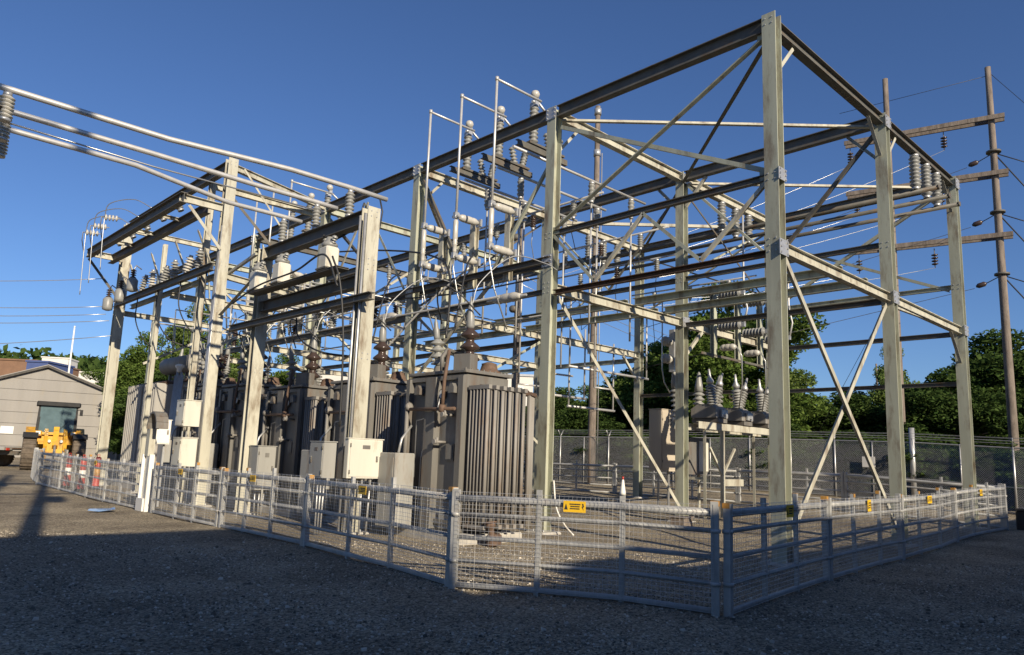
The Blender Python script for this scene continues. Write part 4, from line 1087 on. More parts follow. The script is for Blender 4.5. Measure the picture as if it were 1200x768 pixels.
def pot(label, loc):
    t = thing('hanging_pot', label, 'insulator', loc, 0, 'pot-shaped fittings on the left frame')
    b = MB(); b.lathe([(.06, 0), (.17, .04), (.18, .12), (.18, .42), (.12, .5), (.05, .52)], (0, 0, 0), (0, 0, 1), 14); b.build('pot_body', M['porc'], t)
    b = MB(); b.lathe(sheds(.32, .04, .10, 4), (0, 0, .5), (0, 0, 1), 12); b.build('shed_stack', M['brown_porc'], t)
    b = MB(); b.path([(0, 0, .82), (.1, .1, 1.0), (.3, .15, .9)], .02, 6); b.build('lead', M['galv'], t)
for k, (u, v, z) in enumerate([(23.7, -4.95, 6.55), (22.7, -4.85, 6.75), (21.6, -4.8, 7.0)]):
    pot('grey pot-shaped fitting hung at the left end, %s of three' % ('leftmost', 'middle', 'rightmost')[k], P(u, v, z))
for k, (u, v, z) in enumerate([(24.6, -5.75, 9.55), (23.6, -5.75, 9.6), (22.3, -5.75, 9.65)]):
    t = thing('strain_insulator', 'small stack of pale discs above the cantilever beam, %s of three' % ('leftmost', 'middle', 'rightmost')[k], 'insulator', P(u, v, z), 0, 'strain insulators on the cantilever')
    for q in range(4):
        b = MB(); b.lathe([(.03, 0), (.11, .02), (.11, .05), (.03, .08)], (.1 * q, -.05 * q, 0), (1, -.5, 0), 12); b.build('disc', M['white_porc'], t)
    b = MB(); b.tube((-.1, .05, 0), (.45, -.22, 0), .018, 6); b.path([(-.1, .05, 0), (0, .5, -.2), (.2, .9, -.55)], .018, 6); b.build('pin', M['galv'], t)
    cable('thin rod dropping from the %s strain insulator of the cantilever' % ('leftmost', 'middle', 'rightmost')[k], [P(u, v - .02, z), P(u - .02, v, z - .9), P(u, v + .05, z - 2.4 + .25 * k)], .016, 'wire')
    cable('curved lead above the %s strain insulator of the cantilever' % ('leftmost', 'middle', 'rightmost')[k], [P(u, v - .02, z + .02), P(u - .4, v, z + .42), P(u - 1.3, v + .5, z + .5), P(u - 2.0, v + .9, z + .15)], .016, 'wire')
for k in range(6):
    u = 16.9 + 1.05 * k
    post_insulator('ribbed insulator on the left frame lower beam, number %s from the right' % ('one', 'two', 'three', 'four', 'five', 'six')[k], P(u, -4.3, 7.2), .62, .07, .14, 5, ('porc', 'white_porc', 'porc')[k % 3], 'insulators on the left frame lower beam', (.2 * (k % 2) - .1, -.3, 1))
for k in range(5):
    u = 17.2 + 1.5 * k
    post_insulator('insulator on the top beam of the left frame, %s from its right end' % ('first', 'second', 'third', 'fourth', 'fifth')[k], P(u, -4.9, 8.98), .42, .06, .12, 4, 'porc', 'insulators on the left frame top', (-.5, .3, 1))
for k in range(6):
    u = 13.4 + 2.6 * k
    post_insulator('ribbed insulator on the front beam above the transformers, %s from the right' % ('first', 'second', 'third', 'fourth', 'fifth', 'sixth')[k], P(u, 0, 5.82), .75, .07, .14, 6, ('brown_porc', 'porc')[k % 2], 'insulators on the front main beam')
    post_insulator('hanging insulator under the second row beam, %s from the right' % ('first', 'second', 'third', 'fourth', 'fifth', 'sixth')[k], P(u, 5.68, 10.14), .7, .08, .12, 5, 'porc', 'hanging insulators, second row', (0, 0, -1), 'hanging_insulator')
    mb = MB(); mb.tube(P(u, 5.68, 9.46), P(u, 5.68, 6.9 - .3 * (k % 2)), .03, 8)
    tag(mb.build('drop_rod', M['alu']), 'pale rod under the second row beam, %s from the right' % ('first', 'second', 'third', 'fourth', 'fifth', 'sixth')[k], 'rod', 'rods of the second row')
# cigar insulators strung along V at the second row of bay two
for k, (u, v) in enumerate(((6.2, -.6), (10.9, -.9), (13.6, -2.4))):
    t = thing('strain_insulator', ('white cigar-shaped insulator left of the second front column', 'white cigar-shaped insulator left of the third front column', 'white cigar-shaped insulator behind the portal frame')[k], 'insulator', P(u, v, 5.55), 0, 'cigar insulators in line with the front beam')
    b = MB(); cigar(b, (0, 0, 0), (0, .95, 0), .12); b.build('shed_stack', M['white_porc'], t)
    b = MB(); b.tube((0, -.2, 0), (0, 1.2, 0), .03, 8); b.build('pin', M['galv'], t)
# jumpers from transformer bushings
for k, u in enumerate((5.77, 9.12, 12.52, 15.82, 19.02)):
    nm = ('nearest', 'second', 'third', 'fourth', 'fifth')[k]
    cable('pale lead arching from the tall bushing of the %s transformer' % nm, [P(u, -2.48, 4.95), P(u - .05, -2.3, 5.5), P(u - .1, -1.4, 6.25), P(u - .15, -.4, 6.3), P(u - .2, 0, 6.2)], .013, 'galv')
    cable('black lead hanging from the small bushing of the %s transformer' % nm, [P(u + .88, -2.6, 4.6), P(u + .7, -2.9, 5.1), P(u + .3, -3.1, 5.3), P(u, -2.9, 5.15), P(u - .2, -2.4, 4.7)], .018)
    cable('long black cable from the front beam down to the %s transformer' % nm, [P(u + 3, 0, 7.2), P(u + 2.2, -.6, 6.9), P(u + 1.3, -1.6, 6.2), P(u + .9, -2.2, 4.6)], .022)
for k in range(4):
    u = 16.2 + 2.1 * k
    cable('black drooping cable under the left frame, %s from the right' % ('first', 'second', 'third', 'fourth')[k], [P(u, -4.3, 7.0), P(u - .1, -4.3, 6.1), P(u - .6, -4.0, 5.3), P(u - .9, -3.3, 5.0)], .022)
    cable('pale looped lead above the left transformers, %s from the right' % ('first', 'second', 'third', 'fourth')[k], [P(u + .2, -3.2, 5.2), P(u + .5, -3.1, 5.9), P(u + 1.1, -2.8, 6.0), P(u + 1.5, -2.5, 5.4)], .012, 'galv')
cable('long dark cable from the third front column down toward the nearest transformer', [P(16.0, -.5, 8.4), P(12.6, -.3, 7.9), P(9.9, -.5, 7.2), P(8.2, -1.2, 6.2), P(7.6, -1.7, 4.5)], .028)
cable('long dark cable running along the front beam of bay two', [P(11.3, -.3, 6.2), P(8.5, -.35, 6.0), P(5.9, -.3, 6.0)], .022)
cable('pale slanting rod between the posts and the nearest transformer', [P(8.3, -.5, 6.6), P(9.5, -.9, 5.7), P(10.8, -1.3, 4.5)], .03, 'alu', 'rod')

# =================================================================== WOODEN POLES AND WIRES
def wood_pole(label, u, v, top, r=.19, lean=(0, 0), group='wooden utility poles'):
    z0 = gz(u, v) - .3
    t = thing('utility_pole', label, 'utility pole', P(u, v, z0), 0, group)
    b = MB(); n = 10
    b.path([Vector((lean[0] * k / n, lean[1] * k / n, (top - z0) * k / n)) for k in range(n + 1)], [r * (1 - .38 * k / n) for k in range(n + 1)], 12)
    b.build('pole_shaft', M['wood'], t)
    return t, z0
PLU, PLV, PLZ = 5.75, 23.1, 20.5
pr, zr = wood_pole('tall wooden pole at the far right, right leg of the H-shaped line structure', 1.7, 24.1, 20.0, .2)
pl_, zl = wood_pole('tall wooden pole behind the second steel column from right, left leg of the H structure', PLU, PLV, PLZ, .2)
d = Vector((24.1 - PLV, 1.7 - PLU, 0)).normalized()      # from left pole to right pole (X, Y)
A0 = Vector((0, 0, 0)); sp = math.hypot(24.1 - PLV, 1.7 - PLU)
nrm_ = Vector((-d.y, d.x, 0))
for k, z in enumerate((17.5, 14.9, 12.05)):
    for s_ in (-1, 1):
        b = MB(); q = nrm_ * .22 * s_
        b.prism(Vector((0, 0, z - zl)) + d * -1.9 + q, Vector((0, 0, z - zl)) + d * (sp + .5) + q, rect(.09, .2), (0, 0, 1))
        b.build('crossarm', M['wood'], pl_)
for k, z in enumerate((15.9, 13.1, 10.3)):
    b = MB(); b.lathe([(.3, 0), (.3, .08)], Vector((0, 0, z - zr)), (0, 0, 1), 12); b.build('band', M['dark'], pr)
pm, zm = wood_pole('grey wooden pole behind the second bay, standing at the rear fence', 18.5, 16.8, 21.0, .22)
b = MB(); b.path([(.22, -.2, 0), (.2, -.18, 18)], .03, 6); b.build('conduit', M['galv'], pm)
for z in (14.2, 17.8, 20.2):
    b = MB(); b.lathe([(.2, 0), (.2, .35)], Vector((0, 0, z)), (0, 0, 1), 10); b.build('band', M['galv'], pm)
pb, zb_ = wood_pole('reddish wooden pole behind the cream switch posts', 26.4, 18.8, 20.6, .23)
b = MB(); b.prism((-1.2, .1, 12.5), (1.0, .1, 12.5), rect(.1, .14), (0, 0, 1)); b.build('crossarm', M['wood'], pb)
for z in (10.2, 14.8):
    b = MB(); b.lathe([(.22, 0), (.3, .1), (.3, .3), (.2, .4)], Vector((-.3, 0, z)), (0, 0, 1), 10); b.build('line_hardware', M['dark'], pb)
pf1, _ = wood_pole('slim far pole seen just right of the second front column', 30.5, 26.5, 12.6, .16)
pf2, _ = wood_pole('slim far pole above the hedge left of the crossed braces', 33.0, 72.0, 12.5, .16)
b = MB(); b.prism((-1.1, 0, 11.2), (1.1, 0, 11.2), rect(.1, .12), (0, 0, 1)); b.build('crossarm', M['wood'], pf2)
pf3, _ = wood_pole('slim far pole above the hedge right of the crossed braces', 26.0, 76.0, 14.0, .16)
WG = 'overhead line wires'
def wire(label, a, b, sag=.4, r=.011, mt='wire'):
    a = Vector(a); b = Vector(b); n = 14
    mb = MB(); mb.path([a.lerp(b, k / n) - Vector((0, 0, sag * 4 * (k / n) * (1 - k / n))) for k in range(n + 1)], r, 5)
    return tag(mb.build('wire', M[mt]), label, 'wire', WG)
def guy(label, a, b, r=.012):
    mb = MB(); mb.tube(a, b, r, 5); return tag(mb.build('guy_wire', M['cable']), label, 'wire', 'guy wires of the H structure')
pw = lambda k, z: P(PLU + (1.7 - PLU) * k, PLV + (24.1 - PLV) * k, z)
for q, (k, z) in enumerate(((.55, 17.3), (-.35, 14.7), (.4, 11.8), (-.4, 17.3), (.5, 14.7), (-.35, 11.85))):
    t = thing('suspension_insulator', 'string of dark discs under the H structure, %s arm, %s end' % (('top', 'middle', 'bottom', 'top', 'middle', 'bottom')[q], ('right', 'left', 'right', 'left', 'right', 'left')[q]), 'insulator', pw(k, z), 0, 'dark disc strings on the H structure')
    for j in range(4):
        b = MB(); b.lathe([(.04, 0), (.14, .03), (.14, .07), (.04, .11)], (0, 0, -.25 - .14 * j), (.15, 0, -1), 12); b.build('disc', M['brown_porc'], t)
    b = MB(); b.tube((0, 0, 0), (0, 0, -.9), .02, 6); b.build('pin', M['dark'], t)
    wire('line wire from the %s H-structure arm toward the frame, %s one' % (('top', 'middle', 'bottom')[q % 3], ('right', 'left', 'right', 'left', 'right', 'left')[q]), pw(k, z - .9), P(11.42 + 5.6 * (q % 2), 11.18, 9.8 - .8 * (q % 3)), .3, .012)
for q, z in enumerate((15.9, 13.1, 10.3)):
    t = thing('strain_insulator', 'dark strain insulator left of the right wooden pole, %s of three' % ('top', 'middle', 'lowest')[q], 'insulator', pw(.86, z - .3), 0, 'strain insulators on the right wooden pole')
    b = MB(); b.lathe([(.04, 0), (.11, .08), (.11, .32), (.04, .42)], (0, 0, 0), -d + Vector((0, 0, -.3)), 10); b.build('shed_stack', M['brown_porc'], t)
    b = MB(); b.tube((0, 0, 0), pw(1.0, z) - pw(.86, z - .3), .02, 6); b.build('link_rod', M['dark'], t)
    guy('dark line from the %s strain insulator down toward the frame' % ('top', 'middle', 'lowest')[q], pw(.75, z - .5), P(11.3, 11.2, 8.6 - 1.6 * q))
    guy('thick dark line leaving the right wooden pole to the right, %s of three' % ('top', 'middle', 'lowest')[q], pw(1.0, z), P(-1.5, 30.0, z - 5.5), .03)
    guy('thin dark stub arm right of the right wooden pole, %s of three' % ('top', 'middle', 'lowest')[q], pw(1.0, z), P(-.6, 26.6, z - .9), .025)
guy('long guy wire from the top of the right wooden pole to the right', P(1.7, 24.1, 19.8), P(-7, 34, 8), .012)
guy('static wire at the top of the right wooden pole', P(1.7, 24.1, 19.6), pw(-.5, 19.2), .012)
guy('thin guy wire crossing behind the right bay', pw(0, 10.0), P(12.0, 25.0, .8), .012)
for k, (z, dz) in enumerate(((7.9, -.1), (6.75, .2), (6.4, .2), (6.1, .2), (5.5, -.4))):
    wire('thin service wire leaving the left frame to the left, %s from the top' % ('first', 'second', 'third', 'fourth', 'fifth')[k], P(24.6 - .5 * k, -5.0, z), P(31, -14.5, z + dz - .4), .25, .013)
for k, z in enumerate((13.2, 12.6, 12.0)):
    wire('far pale line wire behind the right bay, %s' % ('top', 'middle', 'bottom')[k], P(26.4, 18.8, z + .6), P(33, 72, z - 1), 1.0, .02)

# =================================================================== RAIL FENCES
def seg_len(a, b): return math.hypot(a[0] - b[0], a[1] - b[1])
def rail_fence(label, posts, dbl=(), mesh=True, tape=True, group='pipe fence panels round the frame', h=1.28, dark=False):
    u0, v0 = posts[0]
    t = thing('fence_panel', label, 'fence', P(u0, v0, gz(u0, v0)), 0, group)
    t['world'] = [v0, u0, gz(u0, v0)]
    mt = M['fence']
    for i, (u, v) in enumerate(posts):
        g = gz(u, v)
        hh = h + (.02 * ((i * 37) % 5 - 2))
        r_ = .04 if i in (0, len(posts) - 1) else .028
        lean = Vector((.012 * math.sin(i * 3.7 + u0 * 5), .012 * math.cos(i * 2.9 + v0 * 3), 0))
        b = MB(); b.prism(P(u, v, g - .1), P(u, v, g + hh) + lean, rect(r_ * 2, r_ * 2.2), (posts[-1][1] - v0, posts[-1][0] - u0, 0))
        p_ = b.build('post', mt, t)
        if i in (0, len(posts) - 1):
            for zc in (.35, .93):
                b = MB(); b.lathe([(r_ * 1.6, 0), (r_ * 1.6, .045)], P(u, v, g + zc - .025), (0, 0, 1), 10); b.build('clamp', M['fence'], p_)
        if tape and (i * 7 + int(abs(u) * 3)) % 4 != 3:
            b = MB(); b.prism(P(u, v, g + hh - .055), P(u, v, g + hh + .004), rect(r_ * 2.2, r_ * 2.4), (posts[-1][1] - v0, posts[-1][0] - u0, 0)); b.build('tape_band', M['orange'], p_)
    for z, r_ in ((.05, .036), (.35, .028), (.64, .028), (.93, .03), (1.13, .048)):
        b = MB(); b.path([P(u, v, gz(u, v) + z) for u, v in posts], r_, 8); b.build('rail', mt, t)
    if mesh:
        b = MB(); w = .0019
        def thin(p0, p1): b.prism(p0, p1, [(-w, -w * .7), (w, -w * .7), (0, w * 1.2)], (0, 0, 1))
        for (a, c) in zip(posts[:-1], posts[1:]):
            L = seg_len(a, c); n = max(1, int(L / .055))
            nx, ny = (c[1] - a[1]) / L, (c[0] - a[0]) / L
            off = Vector((-ny, nx, 0)) * .055
            if (P(*a) + off - cam.location).length > (P(*a) - off - cam.location).length: off = -off
            for k in range(n + 1):
                f = k / n; u = a[0] + (c[0] - a[0]) * f; v = a[1] + (c[1] - a[1]) * f; g = gz(u, v)
                wv = Vector((.004 * math.sin(k * 2.1), .004 * math.cos(k * 1.3), 0))
                thin(P(u, v, g + .04) + off, P(u, v, g + 1.225) + off + wv)
            for k in range(23):
                z = .04 + k * .0535
                thin(P(a[0], a[1], gz(*a) + z) + off, P(c[0], c[1], gz(*c) + z) + off)
        q = b.build('wire_mesh', M['galv'], t); q['kind'] = 'stuff'
    return t
LF = [(25.9, -5.98), (24.3, -5.95), (22.9, -5.95), (21.2, -5.95), (19.6, -5.97), (17.8, -5.97), (16.4, -5.97), (14.65, -5.98)]
rail_fence('short end panel turning back at the far left end of the pipe fence', [(30.6, -5.2), (28.3, -5.6), (26.0, -5.9)])
rail_fence('pipe fence panel left of the white guard post, red drums behind it', LF)
rail_fence('pipe fence panel just right of the white guard post', [(13.5, -6.05), (12.05, -6.04), (10.95, -6.03), (9.6, -6.03)])
rail_fence('pipe fence panel in front of the left portal leg', [(9.45, -6.02), (8.45, -5.98), (7.3, -5.97), (6.0, -5.98)])
rail_fence('pipe fence panel in front of the right portal leg and big cabinet', [(5.88, -5.99), (4.3, -6.12), (3.0, -6.2), (1.32, -6.45)])
rail_fence('nearest pipe fence panel with mesh and a yellow sign, corner to corner', [(1.2, -6.48), (.3, -5.88), (-.62, -5.36), (-1.74, -5.1)])
rail_fence('pipe fence panel right of the near corner, in deep shade', [(-1.84, -5.0), (-1.64, -3.77), (-1.47, -2.55), (-1.3, -1.2)])
rail_fence('second pipe fence panel along the right side, square yellow sign on it', [(-1.3, -1.1), (-1.15, .25), (-1.0, 1.75), (-.93, 3.0)])
rail_fence('third pipe fence panel along the right side', [(-.92, 3.1), (-.8, 4.5), (-.76, 5.9), (-.62, 7.5)])
rail_fence('farthest pipe fence panel at the right end', [(-.61, 7.6), (-.58, 9.1), (-.62, 10.3), (-.7, 11.7)])
BK = 'pipe fence panels at the rear'
rail_fence('rear pipe fence panel left of the dark rear column', [(19.6, 11.9), (17.4, 11.9), (15.3, 12.0), (13.4, 12.2)], mesh=False, tape=False, group=BK)
rail_fence('rear pipe fence panel behind the tan cabinet', [(13.3, 12.2), (11.4, 12.2), (9.6, 12.15), (7.7, 12.1)], mesh=False, tape=False, group=BK)
rail_fence('rear pipe fence panel behind the recloser rack', [(7.6, 12.1), (6.2, 12.1), (5.1, 12.1), (3.9, 12.1)], mesh=False, tape=False, group=BK)
rail_fence('rear pipe fence panel behind the crossed braces', [(3.8, 12.1), (2.4, 12.1), (1.0, 12.1), (-.55, 12.0)], mesh=False, tape=False, group=BK)
# cone topper and red scrap on a fence post
t = thing('cone_topper', 'small white cone stuck on top of a post of the nearest fence panel', 'cone', P(-.62, -5.36, 1.27))
b = MB(); b.lathe([(.04, 0), (.036, .03), (.016, .17), (.01, .19)], (0, 0, 0), (0, 0, 1), 12); b.build('cone_body', M['white'], t)
b = MB(); b.lathe([(.014, 0), (.012, .035)], (0, 0, .185), (0, 0, 1), 8); b.build('cone_tip', M['red'], t)

# yellow warning signs on the fence
def sign(label, u, v, z, w, h, ang):
    t = thing('warning_sign', label, 'sign', P(u, v, gz(u, v) + z), ang, 'yellow warning signs on the fence')
    b = MB(); b.box((0, 0, 0), (w, .006, h)); pl = b.build('sign_plate', M['yellow'], t)
    b = MB()
    n = 3
    for k in range(n):
        ww = w * (.5, .42, .46)[k]
        x = -ww / 2 + .02 * w
        rd = random.Random(int(u * 100) + k)
        while x < ww / 2:
            q = rd.uniform(.03, .07) * w * 1.2
            b.box((x + q / 2, -.0045, h * (.22 - .2 * k)), (q * .8, .002, h * .11)); x += q
    b.prism((-w * .38, -.0055, 0), (-w * .38, -.0035, 0), [(-w * .08, -h * .28), (w * .08, -h * .28), (0, h * .26)], (0, 0, 1))
    b.prism((w * .38, -.0055, 0), (w * .38, -.0035, 0), [(-w * .05, 0), (0, -h * .02), (-w * .03, -h * .32), (w * .06, h * .04), (w * .01, h * .05), (w * .05, h * .3), (-w * .02, h * .28)], (0, 0, 1))
    b.build('printed_mark', M['black'], pl)
    return t
angF = math.atan2(-6.48 + 5.1, 1.2 + 1.8)
def sign_on(label, a, b, f, z, w, h):
    u = a[0] + (b[0] - a[0]) * f; v = a[1] + (b[1] - a[1]) * f
    dx, dy = b[1] - a[1], b[0] - a[0]; L = math.hypot(dx, dy); dx /= L; dy /= L
    # the sign faces the camera side
    nx, ny = dy, -dx
    tc_ = Vector((cam.location.x - v, cam.location.y - u, 0))
    if tc_.x * nx + tc_.y * ny < 0: nx, ny = -nx, -ny
    ang = math.atan2(nx, -ny)
    sign(label, u + ny * .085, v + nx * .085, z, w, h, ang)
sign_on('yellow warning sign on the nearest fence panel', (.3, -5.88), (-.62, -5.36), .45, 1.10, .28, .135)
sign_on('small yellow sign on the fence below the big flat cabinet', (4.3, -6.12), (3.0, -6.2), .38, 1.09, .24, .13)
sign_on('small yellow sign on the fence in front of the left portal leg', (8.45, -5.98), (7.3, -5.97), .35, 1.09, .24, .13)
sign_on('small yellow sign on the fence right of the white guard post', (12.05, -6.04), (10.95, -6.03), .3, 1.09, .24, .13)
sign_on('small yellow sign on the far left fence panel', (19.6, -5.97), (17.8, -5.97), .5, 1.09, .24, .13)
sign_on('square yellow sign on the right fence, nearer one', (-1.15, .25), (-1.0, 1.75), .42, 1.08, .2, .2)
sign_on('square yellow sign on the right fence, farther one', (-.8, 4.5), (-.76, 5.9), .35, 1.10, .3, .16)
sign_on('small yellow tag on the right fence near its far end', (-.58, 9.1), (-.62, 10.3), .4, 1.08, .2, .16)
t = sign('yellow warning sign on the shaded fence in front of the nearest column', -1.56, -3.05, 1.1, .2, .16, math.atan2(-.99, .15) + 0)
t.rotation_euler = (0, 0, -math.pi / 2 + math.pi)
t.location = P(-1.64, -3.05, 1.1); t.rotation_euler = (0, 0, .0)

# =================================================================== CHAIN-LINK FENCE
CL = [(-6.5, 18.0), (-3, 18.2), (.5, 18.4), (4.0, 19.0), (7.0, 18.9), (10.5, 18.2), (14.0, 17.4), (17.4, 16.8), (20.2, 16.3), (25, 15.0), (30, 13.8), (36, 12.6)]
t = thing('chain_link_fence', 'tall chain-link fence with barbed wire along the back of the yard', 'fence', P(*CL[0], gz(*CL[0])))
t['world'] = [CL[0][1], CL[0][0], gz(*CL[0])]
HF = 2.35
for i, (u, v) in enumerate(CL):
    g = gz(u, v)
    big = i == 3
    b = MB(); b.tube(P(u, v, g), P(u, v, g + (HF + .55 if big else HF)), .11 if big else .038, 10)
    if not big:
        for s_ in (-1, 1): b.tube(P(u, v, g + HF), P(u + .06 * s_, v + .26 * s_, g + HF + .32), .02, 6)
    b.build('post', M['galv'], t)
    if i + 1 < len(CL):
        u2, v2 = CL[i + 1]; L = seg_len((u, v), (u2, v2))
        for f in ((.5,) if L < 4 else (.34, .67)):
            uu, vv = u + (u2 - u) * f, v + (v2 - v) * f
            b = MB(); b.tube(P(uu, vv, gz(uu, vv)), P(uu, vv, gz(uu, vv) + HF), .026, 8); b.build('line_post', M['galv'], t)
for z, r_ in ((HF - .02, .024), (.95, .018), (.08, .012)):
    b = MB(); b.path([P(u, v, gz(u, v) + z) for u, v in CL], r_, 6); b.build('rail', M['galv'], t)
b = MB()
for s_ in (-1, 1):
    for q in (.4, .7, 1.0):
        b.path([P(u + .06 * s_ * q, v + .26 * s_ * q, gz(u, v) + HF + .32 * q) for u, v in CL], .006, 4)
b.build('barbed_wire', M['galv'], t)['kind'] = 'stuff'
b = MB(); w = .003
sp_ = .072
for (a, c) in zip(CL[:-1], CL[1:]):
    L = seg_len(a, c); n = int(L / sp_); hh = HF - .06
    def at(x, z):
        f = x / L; u = a[0] + (c[0] - a[0]) * f; v = a[1] + (c[1] - a[1]) * f
        return P(u, v, gz(u, v) + .05 + z)
    for k in range(-int(hh / sp_), n + int(hh / sp_) + 1):
        x = k * sp_
        for s_ in (1, -1):
            x0, z0, x1, z1 = x, 0, x + s_ * hh, hh
            if s_ > 0:
                if x0 < 0: z0 = -x0; x0 = 0
                if x1 > L: z1 = hh - (x1 - L); x1 = L
            else:
                if x0 > L: z0 = x0 - L; x0 = L
                if x1 < 0: z1 = hh + x1; x1 = 0
            if z1 - z0 > .02 and 0 <= x0 <= L and 0 <= x1 <= L:
                b.prism(at(x0, z0), at(x1, z1), [(-w, -w * .7), (w, -w * .7), (0, w)], (0, 0, 1))
q = b.build('wire_mesh', M['galv'], t); q['kind'] = 'stuff'
t = thing('notice_plate', 'small pale notice plate wired to the chain-link fence behind the crossed braces', 'sign', P(5.6, 18.86, gz(5.6, 18.9) + 1.5))
b = MB(); b.box((-.06, 0, 0), (.02, .5, .42)); b.build('plate', M['white'], t)

# =================================================================== BUILDINGS
def shed():
    a = Vector(P(55.7, -5.7)); bb = Vector(P(52.9, 5.3))           # gable wall ends, left then right
    d = (bb - a); W = d.length; d.normalize(); n = Vector((-d.y, d.x, 0))   # n points away from viewer
    if n.dot(a - cam.location) < 0: n = -n
    g = .55; eave = 4.75; apex = 6.85
    t = thing('shed', 'long grey gabled shed with dark roof edge behind the loader', 'shed', (a + bb) / 2 + Vector((0, 0, g)))
    c0 = (a + bb) / 2
    t['world'] = [*c0.xy, g]
    def zt(x): return eave + (apex - eave) * (1 - abs(x - W / 2) / (W / 2))
    b = MB()
    D = 22
    q = [a, bb, bb + n * D, a + n * D]
    vs = [Vector((p_.x, p_.y, g - .5)) for p_ in q] + [Vector((p_.x, p_.y, eave)) for p_ in q]
    ap0 = c0 + Vector((0, 0, apex)); ap1 = c0 + n * D + Vector((0, 0, apex)); vs += [ap0, ap1]
    b.add(vs, [(0, 1, 5, 8, 4), (1, 2, 6, 5), (2, 3, 7, 9, 6), (3, 0, 4, 7)]); b.build('wall', M['shed'], t)
    bh = .78; z = g
    while z < apex - .15:
        z1 = min(z + bh - .035, apex - .02)
        def xr(zz):
            if zz <= eave: return 0, W
            f = (zz - eave) / (apex - eave); return W / 2 * f, W - W / 2 * f
        pts = []
        l0, r0 = xr(z); l1, r1 = xr(z1)
        zs = [(l0, z), (r0, z)] + ([(W, eave)] if z < eave < z1 else []) + [(r1, z1), (l1, z1)] + ([(0, eave)] if z < eave < z1 else [])
        f0 = [a + d * x + Vector((0, 0, zz)) - n * .05 for x, zz in zs]; f1 = [p_ + n * .046 for p_ in f0]
        m_ = len(f0); b = MB(); b.add(f0 + f1, [tuple(range(m_))] + [tuple(range(2 * m_ - 1, m_ - 1, -1))] + [(i, m_ + i, m_ + (i + 1) % m_, (i + 1) % m_) for i in range(m_)])
        b.build('siding_board', M['shed'], t)
        z += bh
    for s_ in (0, 1):
        e_ = a if s_ == 0 else bb
        e2 = e_ + (d * (-.4) if s_ == 0 else d * .4) + Vector((0, 0, eave - .22)); 
        A_ = c0 + Vector((0, 0, apex + .02)) - n * .35; B_ = e2 - n * .35
        vs = [A_, B_, B_ + n * (D + .6), A_ + n * (D + .6)]; vs += [p_ + Vector((0, 0, .18)) for p_ in vs]
        b = MB(); b.add(vs, [(0, 1, 2, 3), (7, 6, 5, 4), (0, 4, 5, 1), (1, 5, 6, 2), (2, 6, 7, 3), (3, 7, 4, 0)]); b.build('roof', M['roof'], t)
        b = MB(); b.add([p_ - n * .03 + Vector((0, 0, .15)) for p_ in (A_, B_)] + [p_ - n * .03 + Vector((0, 0, .21)) for p_ in (A_, B_)] + [p_ + n * .1 + Vector((0, 0, .21)) for p_ in (A_, B_)], [(0, 1, 3, 2), (2, 3, 5, 4)]); b.build('roof_trim', M['shed'], t)
    b = MB(); b.lathe([(.22, 0), (.22, .5), (.34, .52), (.34, .8), (.1, .9)], c0 + d * (W * .36) + n * 2.2 + Vector((0, 0, 5.3)), (0, 0, 1), 14); b.build('roof_vent', M['galv'], t)
    b = MB(); b.box(a + d * (W * .33) - n * .06 + Vector((0, 0, 2.4)), (.75, .06, .5), math.atan2(d.y, d.x)); b.build('wall_plate', M['white'], t)
    b = MB(); b.tube(a + d * (W * .93) - n * .15 + Vector((0, 0, g)), a + d * (W * .93) - n * .15 + Vector((0, 0, 3.6)), .06, 8); b.build('drain_pipe', M['white'], t)
shed()
def block(name, label, cat, a, b_, depth, z0, z1, mt, wins=None, roofmt=None, over=.3):
    """box building whose facing wall runs from a to b_ (u,v)"""
    A = Vector(P(*a)); B = Vector(P(*b_)); d = (B - A); W = d.length; d.normalize(); n = Vector((-d.y, d.x, 0))
    if n.dot(A - cam.location) < 0: n = -n
    t = thing(name, label, cat, (A + B) / 2 + Vector((0, 0, z0))); t['world'] = [*((A + B) / 2).xy, z0]
    q = [A, B, B + n * depth, A + n * depth]
    vs = [Vector((p_.x, p_.y, z)) for z in (z0, z1) for p_ in q]
    m_ = MB(); m_.add(vs, [(0, 1, 5, 4), (1, 2, 6, 5), (2, 3, 7, 6), (3, 0, 4, 7), (4, 5, 6, 7)]); m_.build('wall', M[mt], t)
    c = (A + B) / 2 + n * depth / 2 + Vector((0, 0, z1 + .13)); m_ = MB(); m_.box(c, (W + over, depth + over, .24), math.atan2(d.y, d.x)); m_.build('roof', M[roofmt or mt], t)
    for (f, zc, w_, h_) in (wins or []):
        m_ = MB(); p_ = A + d * (W * f) - n * .06 + Vector((0, 0, zc)); m_.box(p_, (w_, .1, h_), math.atan2(d.y, d.x)); wo = m_.build('window', M['white'], t)
        m_ = MB(); m_.box(p_ - n * .06, (w_ * .86, .04, h_ * .84), math.atan2(d.y, d.x)); m_.build('pane', M['glass'], wo)
    return t
block('building', 'brown building peeking over the shed roof at the left edge', 'building', (128, 7.5), (123.5, 12.6), 12, 2, 13.6, 'brick')
block('building', 'blue walled building over the shed ridge', 'building', (112.6, 9.3), (110.6, 11.4), 6, 2, 12.4, 'bluewall')
block('building', 'white flat-roofed building beyond the shed below the ridge', 'building', (160, 17), (152, 31.5), 14, 4, 15.2, 'bldg')
block('rooftop_unit', 'small white rooftop box on the white building', 'equipment', (160, 20.5), (157.5, 24.5), 5, 15.45, 17.8, 'bldg')
block('building', 'white building behind the portal frame with a dark window', 'building', (66, 27.5), (58, 35.5), 10, 1, 10.0, 'bldg', [(.25, 8.2, 1.6, 1.4), (.6, 8.2, 1.6, 1.4)])
